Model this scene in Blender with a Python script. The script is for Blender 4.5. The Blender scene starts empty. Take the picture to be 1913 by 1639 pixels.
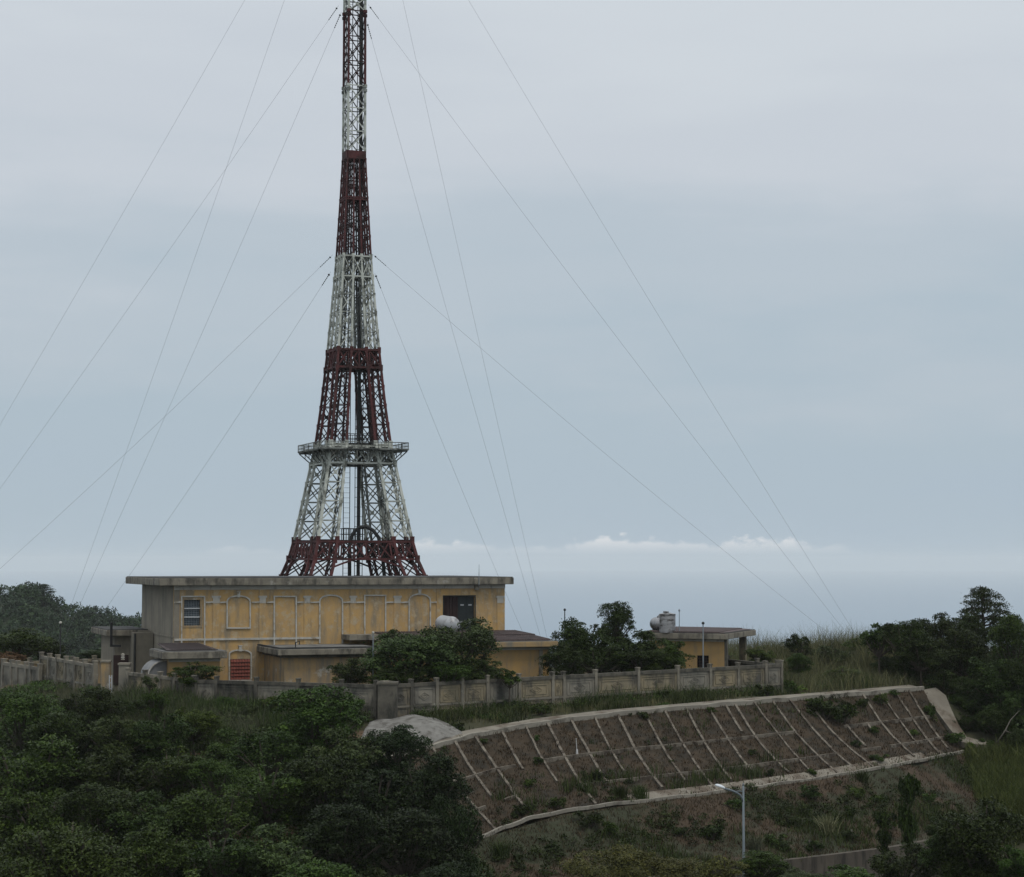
import bpy, math, random
import numpy as np
from mathutils import Vector, Matrix
from mathutils.geometry import delaunay_2d_cdt
from mathutils.bvhtree import BVHTree

random.seed(7)
sc = bpy.context.scene
col = sc.collection
# ------------------------------------------------------------------ camera
F, CX, CY, YH = 3720.0, 956.5, 819.5, 1050.0      # focal length and centre in photo pixels, horizon row
PITCH = math.atan((YH - CY) / F)
cam = bpy.data.cameras.new('camera')
cam.sensor_fit = 'HORIZONTAL'
cam.sensor_width = 36.0
cam.lens = F / 1913 * 36.0
cam.clip_start = 0.5
cam.clip_end = 60000
camo = bpy.data.objects.new('camera', cam)
camo.rotation_euler = (math.pi / 2 + PITCH, 0, 0)
col.objects.link(camo)
sc.camera = camo
# ------------------------------------------------------------------ render, world, sun
sc.render.engine = 'CYCLES'
sc.cycles.use_denoising = True
sc.cycles.max_bounces = 6
sc.cycles.diffuse_bounces = 3
sc.cycles.transparent_max_bounces = 8
sc.cycles.volume_bounces = 2
sc.cycles.use_adaptive_sampling = True
sc.cycles.adaptive_threshold = 0.006
sc.view_settings.view_transform = 'Standard'
sc.view_settings.look = 'None'
sc.view_settings.gamma = 1
sc.view_settings.exposure = 0.0
SUN_EL, SUN_AZ = math.radians(66), math.radians(150)   # azimuth clockwise from +Y: high, behind the camera on the right
w = bpy.data.worlds.new('World')
sc.world = w
w.use_nodes = True


def nd(nt, t, **kw):
    n = nt.nodes.new(t)
    for k, v in kw.items():
        setattr(n, k, v)
    return n


def ramp(nt, fac, stops, interp='LINEAR'):
    r = nd(nt, 'ShaderNodeValToRGB')
    r.color_ramp.interpolation = interp
    e = r.color_ramp.elements
    while len(e) > 1:
        e.remove(e[-1])
    e[0].position = stops[0][0]
    e[0].color = (*stops[0][1], 1)
    for p, c in stops[1:]:
        k = e.new(p)
        k.color = (*c, 1)
    nt.links.new(fac, r.inputs[0])
    return r.outputs[0]


def math_(nt, op, a, b=None, clamp=False):
    m = nd(nt, 'ShaderNodeMath', operation=op, use_clamp=clamp)
    for i, v in enumerate((a, b)):
        if v is None:
            continue
        if isinstance(v, (int, float)):
            m.inputs[i].default_value = v
        else:
            nt.links.new(v, m.inputs[i])
    return m.outputs[0]


def mixc(nt, fac, a, b, blend='MIX'):
    m = nd(nt, 'ShaderNodeMix', data_type='RGBA', blend_type=blend)
    for i, v in ((0, fac), (6, a), (7, b)):
        if isinstance(v, (int, float)):
            m.inputs[i].default_value = v
        elif isinstance(v, tuple):
            m.inputs[i].default_value = (*v, 1)
        else:
            nt.links.new(v, m.inputs[i])
    return m.outputs[2]


def noise(nt, vec, scale, detail=4, rough=0.55, dim='3D'):
    n = nd(nt, 'ShaderNodeTexNoise', noise_dimensions=dim)
    n.inputs['Scale'].default_value = scale
    n.inputs['Detail'].default_value = detail
    n.inputs['Roughness'].default_value = rough
    if vec is not None:
        nt.links.new(vec, n.inputs['Vector'])
    return n.outputs['Fac']


def mapping(nt, vec, scale=(1, 1, 1), loc=(0, 0, 0), rot=(0, 0, 0)):
    m = nd(nt, 'ShaderNodeMapping')
    m.inputs['Scale'].default_value = scale
    m.inputs['Location'].default_value = loc
    m.inputs['Rotation'].default_value = rot
    nt.links.new(vec, m.inputs['Vector'])
    return m.outputs[0]


def build_world():
    nt = w.node_tree
    nt.nodes.clear()
    out = nd(nt, 'ShaderNodeOutputWorld')
    sky = nd(nt, 'ShaderNodeTexSky', sky_type='NISHITA')
    sky.sun_disc = False
    sky.sun_elevation = SUN_EL
    sky.sun_rotation = SUN_AZ
    sky.air_density = 1.3
    sky.dust_density = 4.0
    b1 = nd(nt, 'ShaderNodeBackground')
    b1.inputs['Strength'].default_value = 0.08
    nt.links.new(sky.outputs[0], b1.inputs['Color'])
    tc = nd(nt, 'ShaderNodeTexCoord')
    vec = tc.outputs['Generated']
    sep = nd(nt, 'ShaderNodeSeparateXYZ')
    nt.links.new(vec, sep.inputs[0])
    z = sep.outputs['Z']
    # soft banks of cloud: the height of each band wanders with a broad noise
    n1 = noise(nt, mapping(nt, vec, (2.2, 2.2, 9.0), (0.3, 0.1, 0.7)), 1.6, 5, 0.5)
    n2 = noise(nt, mapping(nt, vec, (5, 5, 34.0)), 1.2, 4, 0.5)
    zz = math_(nt, 'ADD', z, math_(nt, 'MULTIPLY', math_(nt, 'SUBTRACT', n1, 0.5), 0.30))
    zz = math_(nt, 'ADD', zz, math_(nt, 'MULTIPLY', math_(nt, 'SUBTRACT', n2, 0.5), 0.05))
    c = ramp(nt, zz, [(0.0, SKY[0]), (0.055, SKY[1]), (0.12, SKY[2]), (0.20, SKY[3]), (0.30, SKY[4]), (1.0, SKY[5])], 'EASE')
    # low row of small cumulus far out over the sea
    az = math_(nt, 'DIVIDE', sep.outputs['X'], math_(nt, 'MAXIMUM', sep.outputs['Y'], 0.05))
    el = math_(nt, 'DIVIDE', z, math_(nt, 'MAXIMUM', sep.outputs['Y'], 0.05))
    cmb = nd(nt, 'ShaderNodeCombineXYZ')
    nt.links.new(az, cmb.inputs[0])
    big = noise(nt, mapping(nt, cmb.outputs[0], (1, 1, 1), (CLOUD_OFF, 0, 0)), 11, 1, 0.5)
    nt.links.new(math_(nt, 'MULTIPLY', el, 1.5), cmb.inputs[1])
    puff = noise(nt, cmb.outputs[0], 75, 5, 0.55)
    bank = math_(nt, 'MULTIPLY', math_(nt, 'SUBTRACT', big, 0.44), 5.0, True)
    # band masks round the bearing of the bank in the photograph, fading away from it
    d = math_(nt, 'ABSOLUTE', math_(nt, 'SUBTRACT', az, 0.045))
    near = math_(nt, 'SUBTRACT', 1.0, math_(nt, 'MULTIPLY', d, 4.6), True)
    bank = math_(nt, 'ADD', math_(nt, 'MULTIPLY', bank, 0.55), math_(nt, 'MULTIPLY', near, 0.85))
    top = math_(nt, 'ADD', 0.0028, math_(nt, 'MULTIPLY', math_(nt, 'MULTIPLY', puff, bank), 0.0150))
    cl = math_(nt, 'MULTIPLY', math_(nt, 'SUBTRACT', top, el), 420.0, True)
    fade = math_(nt, 'MULTIPLY', math_(nt, 'SUBTRACT', el, 0.0018), 110.0, True)
    cl = math_(nt, 'MULTIPLY', cl, fade)
    cl = math_(nt, 'MULTIPLY', cl, math_(nt, 'MINIMUM', bank, 1.0))
    c = mixc(nt, math_(nt, 'MULTIPLY', cl, 0.9), c, CLOUD)
    b2 = nd(nt, 'ShaderNodeBackground')
    b2.inputs['Strength'].default_value = 1.0
    nt.links.new(c, b2.inputs['Color'])
    mx = nd(nt, 'ShaderNodeMixShader')
    mx.inputs[0].default_value = 0.93                      # overcast: little of the clear sky comes through
    nt.links.new(b1.outputs[0], mx.inputs[1])
    nt.links.new(b2.outputs[0], mx.inputs[2])
    nt.links.new(mx.outputs[0], out.inputs['Surface'])


SKY = [(0.44, 0.535, 0.625), (0.445, 0.54, 0.62), (0.50, 0.575, 0.645), (0.60, 0.65, 0.71), (0.65, 0.70, 0.75), (1.05, 1.09, 1.14)]
CLOUD = (0.88, 0.88, 0.89)
CLOUD_OFF = 3.3
build_world()
sun = bpy.data.lights.new('sun', 'SUN')
sun.energy = 1.2
sun.angle = math.radians(14)
sun.color = (1.0, 0.95, 0.88)
suno = bpy.data.objects.new('sun', sun)
sd = Vector((math.sin(SUN_AZ) * math.cos(SUN_EL), math.cos(SUN_AZ) * math.cos(SUN_EL), math.sin(SUN_EL)))
suno.rotation_euler = (-sd).to_track_quat('-Z', 'Y').to_euler()
suno.location = (30, -30, 60)
col.objects.link(suno)

# ------------------------------------------------------------------ helpers
SP, CP = math.sin(PITCH), math.cos(PITCH)


def ray(px, py):
    a, b = (px - CX) / F, (CY - py) / F
    return Vector((a, CP - b * SP, SP + b * CP))


def P(px, py, Y):
    d = ray(px, py)
    return d * (Y / d.y)


def tag(o, label=None, cat=None, group=None, kind=None):
    if label:
        o['label'] = label
    if cat:
        o['category'] = cat
    if group:
        o['group'] = group
    if kind:
        o['kind'] = kind
    return o


def empty(name, loc, label=None, cat=None, group=None):
    o = bpy.data.objects.new(name, None)
    o.location = loc
    o.empty_display_size = 0.3
    col.objects.link(o)
    return tag(o, label, cat, group)


def origin_of(o):
    v = Vector((0, 0, 0))
    while o is not None:
        v += Vector(o.location)
        o = o.parent
    return v


def mesh_np(name, v, f, mats, parent=None, tone=None, smooth=False, midx=None, loc=None):
    """numpy verts (n,3) and faces (m,k) -> one mesh object"""
    v = np.asarray(v, dtype=np.float32)
    f = np.asarray(f, dtype=np.int32)
    me = bpy.data.meshes.new(name)
    n, (m, k) = len(v), f.shape
    me.vertices.add(n)
    me.vertices.foreach_set('co', v.ravel())
    me.loops.add(m * k)
    me.loops.foreach_set('vertex_index', f.ravel())
    me.polygons.add(m)
    me.polygons.foreach_set('loop_start', np.arange(0, m * k, k, dtype=np.int32))
    if smooth:
        me.polygons.foreach_set('use_smooth', np.ones(m, dtype=bool))
    if midx is not None:
        me.polygons.foreach_set('material_index', np.asarray(midx, dtype=np.int32))
    me.update(calc_edges=True)
    me.validate()
    if tone is not None:
        a = me.attributes.new('tone', 'FLOAT', 'POINT')
        a.data.foreach_set('value', np.asarray(tone, dtype=np.float32))
    for mt in (mats if isinstance(mats, (list, tuple)) else [mats]):
        me.materials.append(mt)
    o = bpy.data.objects.new(name, me)
    col.objects.link(o)
    if parent is not None:
        o.parent = parent
    if loc is not None:
        o.location = loc
    return o


class MB:
    """collects shapes in world space; build() links them as ONE mesh object"""
    def __init__(self):
        self.v, self.f, self.m = [], [], []

    def add(self, vs, fs, mi=0):
        b = len(self.v)
        self.v += [Vector(p) for p in vs]
        self.f += [[b + i for i in q] for q in fs]
        self.m += [mi] * len(fs)

    def hexa(self, c, mi=0):            # 8 corners, bottom ring then top ring
        self.add(c, [(3, 2, 1, 0), (4, 5, 6, 7), (0, 1, 5, 4), (1, 2, 6, 5), (2, 3, 7, 6), (3, 0, 4, 7)], mi)

    def box(self, x0, x1, y0, y1, z0, z1, fr=None, mi=0):
        c = [(x0, y0, z0), (x1, y0, z0), (x1, y1, z0), (x0, y1, z0), (x0, y0, z1), (x1, y0, z1), (x1, y1, z1), (x0, y1, z1)]
        if fr is not None:
            c = [fr.pt(*p) for p in c]
            c = [c[i] for i in (3, 2, 1, 0, 7, 6, 5, 4)]
        self.hexa(c, mi)

    def bar(self, p, q, wd, mi=0, hd=None, up=Vector((0, 0, 1))):
        p, q = Vector(p), Vector(q)
        d = (q - p)
        if d.length < 1e-6:
            return
        d.normalize()
        if abs(d.dot(up)) > 0.98:
            up = Vector((1, 0.3, 0)).normalized()
        a = d.cross(up).normalized() * (wd / 2)
        b = a.cross(d).normalized() * ((hd or wd) / 2)
        self.hexa([p - a - b, p + a - b, p + a + b, p - a + b, q - a - b, q + a - b, q + a + b, q - a + b], mi)

    def tube(self, pts, rad, n=8, mi=0, cap=True):
        pts = [Vector(p) for p in pts]
        if not isinstance(rad, (list, tuple)):
            rad = [rad] * len(pts)
        b = len(self.v)
        ref = None
        for i, p in enumerate(pts):
            d = (pts[min(i + 1, len(pts) - 1)] - pts[max(i - 1, 0)]).normalized()
            if ref is None:
                ref = Vector((0, 0, 1)) if abs(d.z) < 0.9 else Vector((1, 0, 0))
            a = d.cross(ref).normalized()
            c = a.cross(d).normalized()
            ref = c
            for k in range(n):
                t = 2 * math.pi * k / n
                self.v.append(p + (a * math.cos(t) + c * math.sin(t)) * rad[i])
        for i in range(len(pts) - 1):
            for k in range(n):
                k2 = (k + 1) % n
                self.f.append([b + i * n + k, b + i * n + k2, b + (i + 1) * n + k2, b + (i + 1) * n + k])
                self.m.append(mi)
        if cap:
            self.f.append([b + k for k in range(n)][::-1])
            self.m.append(mi)
            self.f.append([b + (len(pts) - 1) * n + k for k in range(n)])
            self.m.append(mi)

    def lathe(self, base, axis, prof, n=20, mi=0):
        """prof: list of (distance along axis, radius)"""
        base, axis = Vector(base), Vector(axis).normalized()
        ref = Vector((0, 0, 1)) if abs(axis.z) < 0.9 else Vector((1, 0, 0))
        a = axis.cross(ref).normalized()
        c = a.cross(axis).normalized()
        b = len(self.v)
        for (h, r) in prof:
            for k in range(n):
                t = 2 * math.pi * k / n
                self.v.append(base + axis * h + (a * math.cos(t) + c * math.sin(t)) * max(r, 1e-4))
        for i in range(len(prof) - 1):
            for k in range(n):
                k2 = (k + 1) % n
                self.f.append([b + i * n + k, b + i * n + k2, b + (i + 1) * n + k2, b + (i + 1) * n + k])
                self.m.append(mi)
        self.f.append([b + k for k in range(n)][::-1])
        self.m.append(mi)
        self.f.append([b + (len(prof) - 1) * n + k for k in range(n)])
        self.m.append(mi)

    def build(self, name, mats, parent=None, smooth=False, bevel=0):
        off = origin_of(parent) if parent is not None else Vector((0, 0, 0))
        me = bpy.data.meshes.new(name)
        me.from_pydata([tuple(p - off) for p in self.v], [], self.f)
        me.polygons.foreach_set('material_index', self.m)
        if smooth:
            me.polygons.foreach_set('use_smooth', [True] * len(self.f))
        me.update()
        for mt in (mats if isinstance(mats, (list, tuple)) else [mats]):
            me.materials.append(mt)
        o = bpy.data.objects.new(name, me)
        col.objects.link(o)
        if parent is not None:
            o.parent = parent
        if bevel:
            md = o.modifiers.new('bevel', 'BEVEL')
            md.width = bevel
            md.segments = 2
        return o


class Frame:
    """s runs along a wall, t out of it towards the camera, z up"""
    def __init__(self, x, y, deg):
        a = math.radians(deg)
        self.o = Vector((x, y, 0))
        self.u = Vector((math.cos(a), math.sin(a), 0))
        self.n = Vector((math.sin(a), -math.cos(a), 0))

    def pt(self, s, t, z):
        return self.o + self.u * s + self.n * t + Vector((0, 0, z))

    def hit(self, px, py, t=0.0):
        d = ray(px, py)
        k = (self.o.dot(self.n) + t) / d.dot(self.n)
        p = d * k
        return (p - self.o).dot(self.u), p.z

    def s(self, px, t=0.0, py=1150):
        return self.hit(px, py, t)[0]

    def z(self, px, py, t=0.0):
        return self.hit(px, py, t)[1]


# ------------------------------------------------------------------ materials
def new_mat(name):
    m = bpy.data.materials.new(name)
    m.use_nodes = True
    nt = m.node_tree
    nt.nodes.clear()
    out = nd(nt, 'ShaderNodeOutputMaterial')
    b = nd(nt, 'ShaderNodeBsdfPrincipled')
    nt.links.new(b.outputs[0], out.inputs[0])
    return m, nt, b, out


def surf(name, c1, c2, scale=1.0, rough=0.9, c3=None, s3=0.6, lo3=0.5, hi3=0.62, streak=None, bump=0.15, bscale=20,
         metallic=0.0, spec=0.3, detail=6, c4=None, s4=2.5, lo4=0.55, hi4=0.65):
    m, nt, b, out = new_mat(name)
    tc = nd(nt, 'ShaderNodeTexCoord').outputs['Object']
    n = noise(nt, tc, scale, detail, 0.62)
    c = ramp(nt, n, [(0.35, c1), (0.65, c2)])
    if c3 is not None:
        v = mapping(nt, tc, (1, 1, streak)) if streak else tc
        k = ramp(nt, noise(nt, v, s3, 7, 0.65), [(lo3, (0, 0, 0)), (hi3, (1, 1, 1))])
        c = mixc(nt, k, c, c3)
    if c4 is not None:
        k = ramp(nt, noise(nt, mapping(nt, tc, (1, 1, 1), (7, 3, 1)), s4, 8, 0.7), [(lo4, (0, 0, 0)), (hi4, (1, 1, 1))])
        c = mixc(nt, k, c, c4)
    nt.links.new(c, b.inputs['Base Color'])
    b.inputs['Roughness'].default_value = rough
    b.inputs['Metallic'].default_value = metallic
    b.inputs['Specular IOR Level'].default_value = spec
    if bump:
        bp = nd(nt, 'ShaderNodeBump')
        bp.inputs['Strength'].default_value = bump
        bp.inputs['Distance'].default_value = 0.05
        nt.links.new(noise(nt, tc, bscale, 5, 0.6), bp.inputs['Height'])
        nt.links.new(bp.outputs[0], b.inputs['Normal'])
    return m


def leaf_mat(name, c, var=0.52, rough=0.45):
    m, nt, b, out = new_mat(name)
    at = nd(nt, 'ShaderNodeAttribute', attribute_name='tone')
    oi = nd(nt, 'ShaderNodeObjectInfo')
    dark = tuple(x * (1 - var) for x in c)
    lite = (c[0] * (1 + var * 1.3), c[1] * (1 + var), c[2] * (1 + var * 0.6))
    cc = ramp(nt, at.outputs['Fac'], [(0.0, dark), (0.5, c), (1.0, lite)])
    hs = nd(nt, 'ShaderNodeHueSaturation')
    nt.links.new(math_(nt, 'ADD', 0.485, math_(nt, 'MULTIPLY', oi.outputs['Random'], 0.03)), hs.inputs['Hue'])
    nt.links.new(math_(nt, 'ADD', 0.78, math_(nt, 'MULTIPLY', oi.outputs['Random'], 0.44)), hs.inputs['Value'])
    nt.links.new(cc, hs.inputs['Color'])
    nt.links.new(hs.outputs[0], b.inputs['Base Color'])
    b.inputs['Roughness'].default_value = rough
    b.inputs['Specular IOR Level'].default_value = 0.11
    tr = nd(nt, 'ShaderNodeBsdfTranslucent')
    nt.links.new(hs.outputs[0], tr.inputs['Color'])
    mx = nd(nt, 'ShaderNodeMixShader')
    mx.inputs[0].default_value = 0.08
    nt.links.new(b.outputs[0], mx.inputs[1])
    nt.links.new(tr.outputs[0], mx.inputs[2])
    nt.links.new(mx.outputs[0], out.inputs[0])
    return m


M = {}
M['yellow'] = surf('yellow_plaster', (0.46, 0.295, 0.115), (0.385, 0.26, 0.125), 1.7, 0.92, (0.24, 0.195, 0.13), 1.6, 0.46, 0.64, 0.22, 0.15, 14,
                   c4=(0.40, 0.33, 0.225), s4=2.2, lo4=0.52, hi4=0.66)
M['yellow_stained'] = surf('stained_yellow_plaster', (0.36, 0.245, 0.115), (0.28, 0.205, 0.115), 1.6, 0.92, (0.18, 0.16, 0.125), 1.6, 0.44, 0.62, 0.2, 0.15, 14,
                           c4=(0.35, 0.33, 0.28), s4=1.2, lo4=0.58, hi4=0.64)
M['yellow_fresh'] = surf('ochre_plaster', (0.38, 0.245, 0.095), (0.32, 0.215, 0.10), 1.3, 0.92, (0.22, 0.175, 0.11), 1.3, 0.5, 0.68, 0.25, 0.12, 14)
M['side_grey'] = surf('grey_render', (0.19, 0.17, 0.135), (0.25, 0.225, 0.175), 0.9, 0.95, (0.12, 0.11, 0.09), 1.2, 0.5, 0.7, 0.15, 0.1, 14)
M['concrete'] = surf('weathered_concrete', (0.165, 0.15, 0.12), (0.23, 0.21, 0.165), 1.2, 0.95, (0.07, 0.066, 0.055), 1.6, 0.46, 0.62, 0.4, 0.15, 16,
                     c4=(0.29, 0.28, 0.245), s4=1.4, lo4=0.6, hi4=0.68)
M['concrete_dark'] = surf('mossy_concrete', (0.075, 0.07, 0.058), (0.13, 0.12, 0.095), 1.6, 0.95, (0.035, 0.035, 0.03), 1.8, 0.46, 0.64, 0.4, 0.15, 16)
M['panel'] = surf('wall_panel_concrete', (0.20, 0.175, 0.12), (0.27, 0.225, 0.145), 1.3, 0.95, (0.085, 0.08, 0.068), 1.5, 0.44, 0.62, 0.35, 0.15, 16)
M['panel_grey'] = surf('grey_wall_panel', (0.175, 0.165, 0.138), (0.24, 0.22, 0.175), 1.3, 0.95, (0.075, 0.072, 0.063), 1.5, 0.47, 0.66, 0.35, 0.15, 16)
M['trim'] = surf('worn_white_trim', (0.45, 0.44, 0.40), (0.34, 0.33, 0.29), 3.0, 0.9, (0.24, 0.20, 0.14), 2.6, 0.52, 0.66, None, 0.1, 20)
M['band'] = surf('greyed_white_band', (0.44, 0.42, 0.37), (0.35, 0.335, 0.29), 1.2, 0.9, (0.17, 0.16, 0.14), 2.0, 0.55, 0.7, 0.4, 0.1, 20)
M['roof_flat'] = surf('roof_screed', (0.12, 0.12, 0.115), (0.17, 0.17, 0.16), 0.8, 0.95, (0.07, 0.07, 0.065), 0.9, 0.5, 0.65, None, 0.1, 12)
M['roof_edge'] = surf('tarred_roof_edge', (0.030, 0.030, 0.030), (0.055, 0.055, 0.053), 1.0, 0.9)
M['tin'] = surf('rusty_sheet_roof', (0.072, 0.054, 0.052), (0.108, 0.080, 0.076), 1.0, 0.75, (0.05, 0.04, 0.04), 0.8, 0.5, 0.66, None, 0.1, 12, c4=(0.26, 0.22, 0.21), s4=1.1, lo4=0.63, hi4=0.7)
M['tin_dark'] = surf('dark_sheet_roof', (0.045, 0.036, 0.036), (0.07, 0.055, 0.055), 1.0, 0.75, bump=0.1)
M['tile_red'] = surf('red_clay_tile', (0.22, 0.06, 0.04), (0.15, 0.043, 0.032), 4.0, 0.75)
M['glass'] = surf('dusty_window_glass', (0.022, 0.035, 0.045), (0.045, 0.06, 0.072), 3.0, 0.45, spec=0.4, bump=0)
M['door_maroon'] = surf('maroon_shutter', (0.024, 0.014, 0.014), (0.04, 0.022, 0.02), 2.0, 0.7, bump=0.05)
M['door_green'] = surf('dark_green_door', (0.014, 0.020, 0.021), (0.022, 0.03, 0.03), 2.0, 0.6, bump=0.05)
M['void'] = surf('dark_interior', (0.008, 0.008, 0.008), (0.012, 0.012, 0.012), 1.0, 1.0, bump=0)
M['pale_metal'] = surf('pale_painted_metal', (0.42, 0.44, 0.45), (0.34, 0.36, 0.37), 3.0, 0.6, bump=0)
M['awning'] = surf('grey_awning_sheet', (0.16, 0.165, 0.165), (0.20, 0.205, 0.205), 2.0, 0.6, bump=0.05)
M['black_pipe'] = surf('black_pipe', (0.008, 0.008, 0.009), (0.014, 0.014, 0.015), 3.0, 0.6, bump=0)
M['steel_dark'] = surf('dark_weathered_steel', (0.018, 0.020, 0.020), (0.034, 0.036, 0.035), 2.0, 0.7, bump=0)
M['steel'] = surf('galvanised_steel', (0.20, 0.23, 0.25), (0.27, 0.30, 0.32), 2.0, 0.5, metallic=0.3, bump=0)
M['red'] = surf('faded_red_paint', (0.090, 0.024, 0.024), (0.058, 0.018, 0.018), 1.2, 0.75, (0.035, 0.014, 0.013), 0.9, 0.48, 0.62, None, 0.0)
M['red_dark'] = surf('dark_red_paint', (0.035, 0.010, 0.011), (0.020, 0.010, 0.010), 1.2, 0.8, (0.012, 0.009, 0.009), 0.9, 0.48, 0.62, None, 0.0)  # darker red for the bracing and the inner and far members
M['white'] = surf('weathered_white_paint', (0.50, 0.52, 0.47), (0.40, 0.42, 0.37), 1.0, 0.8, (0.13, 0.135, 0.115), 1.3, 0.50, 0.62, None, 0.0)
M['white_dark'] = surf('dark_white_paint', (0.16, 0.17, 0.155), (0.26, 0.27, 0.245), 1.3, 0.8, (0.045, 0.05, 0.045), 1.1, 0.46, 0.58, None, 0.0)  # darker, patchy white for inner and far members and the platform
M['tank_steel'] = surf('stained_tank_steel', (0.36, 0.365, 0.37), (0.24, 0.24, 0.245), 1.5, 0.38, (0.07, 0.065, 0.06), 1.6, 0.49, 0.62, 2.5, 0.05, metallic=0.6)
M['tank_white'] = surf('white_tank_shell', (0.36, 0.37, 0.375), (0.29, 0.30, 0.305), 1.5, 0.4, (0.13, 0.12, 0.12), 1.8, 0.54, 0.66, None, 0.03, metallic=0.1)
M['lamp_pole'] = surf('lamp_pole_paint', (0.10, 0.125, 0.14), (0.13, 0.155, 0.17), 2.0, 0.55, metallic=0.1, bump=0)
M['lamp_head'] = surf('lamp_head_shell', (0.56, 0.60, 0.63), (0.48, 0.52, 0.55), 2.0, 0.45, bump=0)
M['wire'] = surf('guy_wire_steel', (0.20, 0.21, 0.22), (0.25, 0.26, 0.27), 2.0, 0.7, bump=0)
M['path'] = surf('dusty_concrete_path', (0.145, 0.13, 0.105), (0.195, 0.178, 0.143), 0.7, 0.95, (0.085, 0.066, 0.048), 0.6, 0.48, 0.62, None, 0.2, 6)
M['beam'] = surf('pale_concrete_beam', (0.19, 0.175, 0.145), (0.25, 0.235, 0.195), 0.8, 0.95, (0.10, 0.09, 0.073), 0.9, 0.52, 0.64, None, 0.2, 8)
M['rib'] = surf('slope_rib_concrete', (0.125, 0.11, 0.087), (0.18, 0.16, 0.127), 0.9, 0.95, (0.055, 0.044, 0.033), 1.8, 0.44, 0.58, None, 0.2, 8)
M['apron'] = surf('sprayed_concrete', (0.135, 0.132, 0.12), (0.19, 0.186, 0.17), 1.2, 0.95, (0.085, 0.08, 0.07), 1.6, 0.47, 0.6, None, 0.6, 4)
M['asphalt'] = surf('road_asphalt', (0.05, 0.05, 0.052), (0.075, 0.075, 0.077), 0.8, 0.9)
M['foot_wall'] = surf('stained_foot_wall', (0.062, 0.053, 0.042), (0.09, 0.077, 0.06), 0.8, 0.95, (0.03, 0.027, 0.022), 2.0, 0.48, 0.62, 0.12, 0.15, 10)
M['bark'] = surf('tree_bark', (0.055, 0.045, 0.036), (0.09, 0.075, 0.06), 4.0, 0.95)
M['bark_pale'] = surf('pale_bark', (0.075, 0.068, 0.056), (0.105, 0.095, 0.08), 4.0, 0.95)
M['litter'] = surf('white_plastic', (0.5, 0.5, 0.49), (0.42, 0.42, 0.42), 3.0, 0.5)
M['soil_upper'] = surf('dead_grass_soil', (0.034, 0.0245, 0.0145), (0.050, 0.036, 0.022), 1.6, 1.0, (0.022, 0.019, 0.013), 0.9, 0.45, 0.62, None, 0.9, 5, detail=9,
                       c4=(0.078, 0.062, 0.046), s4=3.5, lo4=0.6, hi4=0.75)
M['soil_lower'] = surf('reddish_soil', (0.042, 0.030, 0.019), (0.060, 0.042, 0.0265), 1.1, 1.0, (0.030, 0.034, 0.018), 0.25, 0.45, 0.54, None, 0.9, 4, detail=9,
                       c4=(0.035, 0.026, 0.02), s4=2.5, lo4=0.58, hi4=0.7)
M['ground'] = surf('grassy_ground', (0.030, 0.034, 0.016), (0.045, 0.043, 0.023), 0.6, 1.0, (0.12, 0.075, 0.048), 0.10, 0.56, 0.64, None, 0.8, 4, detail=9)
M['hill'] = surf('wooded_hill_ground', (0.020, 0.030, 0.018), (0.03, 0.042, 0.022), 0.05, 1.0, bump=0)
M['leaf_dark'] = leaf_mat('dark_leaves', (0.021, 0.036, 0.0065))
M['leaf_deep'] = leaf_mat('black_green_leaves', (0.0125, 0.0225, 0.0055))  # darkest leaf tone, for the crowns nearest the gridded slope
M['leaf_mid'] = leaf_mat('mid_green_leaves', (0.031, 0.055, 0.009))
M['leaf_light'] = leaf_mat('light_green_leaves', (0.050, 0.080, 0.014))
M['leaf_grey'] = leaf_mat('grey_green_leaves', (0.036, 0.055, 0.016))
M['leaf_yellow'] = leaf_mat('yellow_green_leaves', (0.066, 0.070, 0.018))
M['leaf_red'] = leaf_mat('rusty_leaves', (0.10, 0.058, 0.036))
M['leaf_far'] = leaf_mat('far_forest_leaves', (0.019, 0.034, 0.015), 0.65)
M['grass_tall'] = leaf_mat('tall_grass_blades', (0.105, 0.108, 0.056), 0.5)
M['grass_grey'] = leaf_mat('grey_grass_blades', (0.072, 0.078, 0.048), 0.5)
M['grass_green'] = leaf_mat('green_grass_blades', (0.038, 0.055, 0.018), 0.55)
M['grass_bright'] = leaf_mat('bright_grass_blades', (0.062, 0.074, 0.022), 0.5)
M['grass_dry'] = leaf_mat('dry_brown_grass', (0.044, 0.032, 0.019), 0.6)


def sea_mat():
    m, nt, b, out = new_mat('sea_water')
    b.inputs['Base Color'].default_value = (0.165, 0.235, 0.305, 1)  # lightened: part of the haze over the water is put into this colour
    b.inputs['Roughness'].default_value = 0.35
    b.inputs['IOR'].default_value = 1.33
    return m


M['sea'] = sea_mat()
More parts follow.
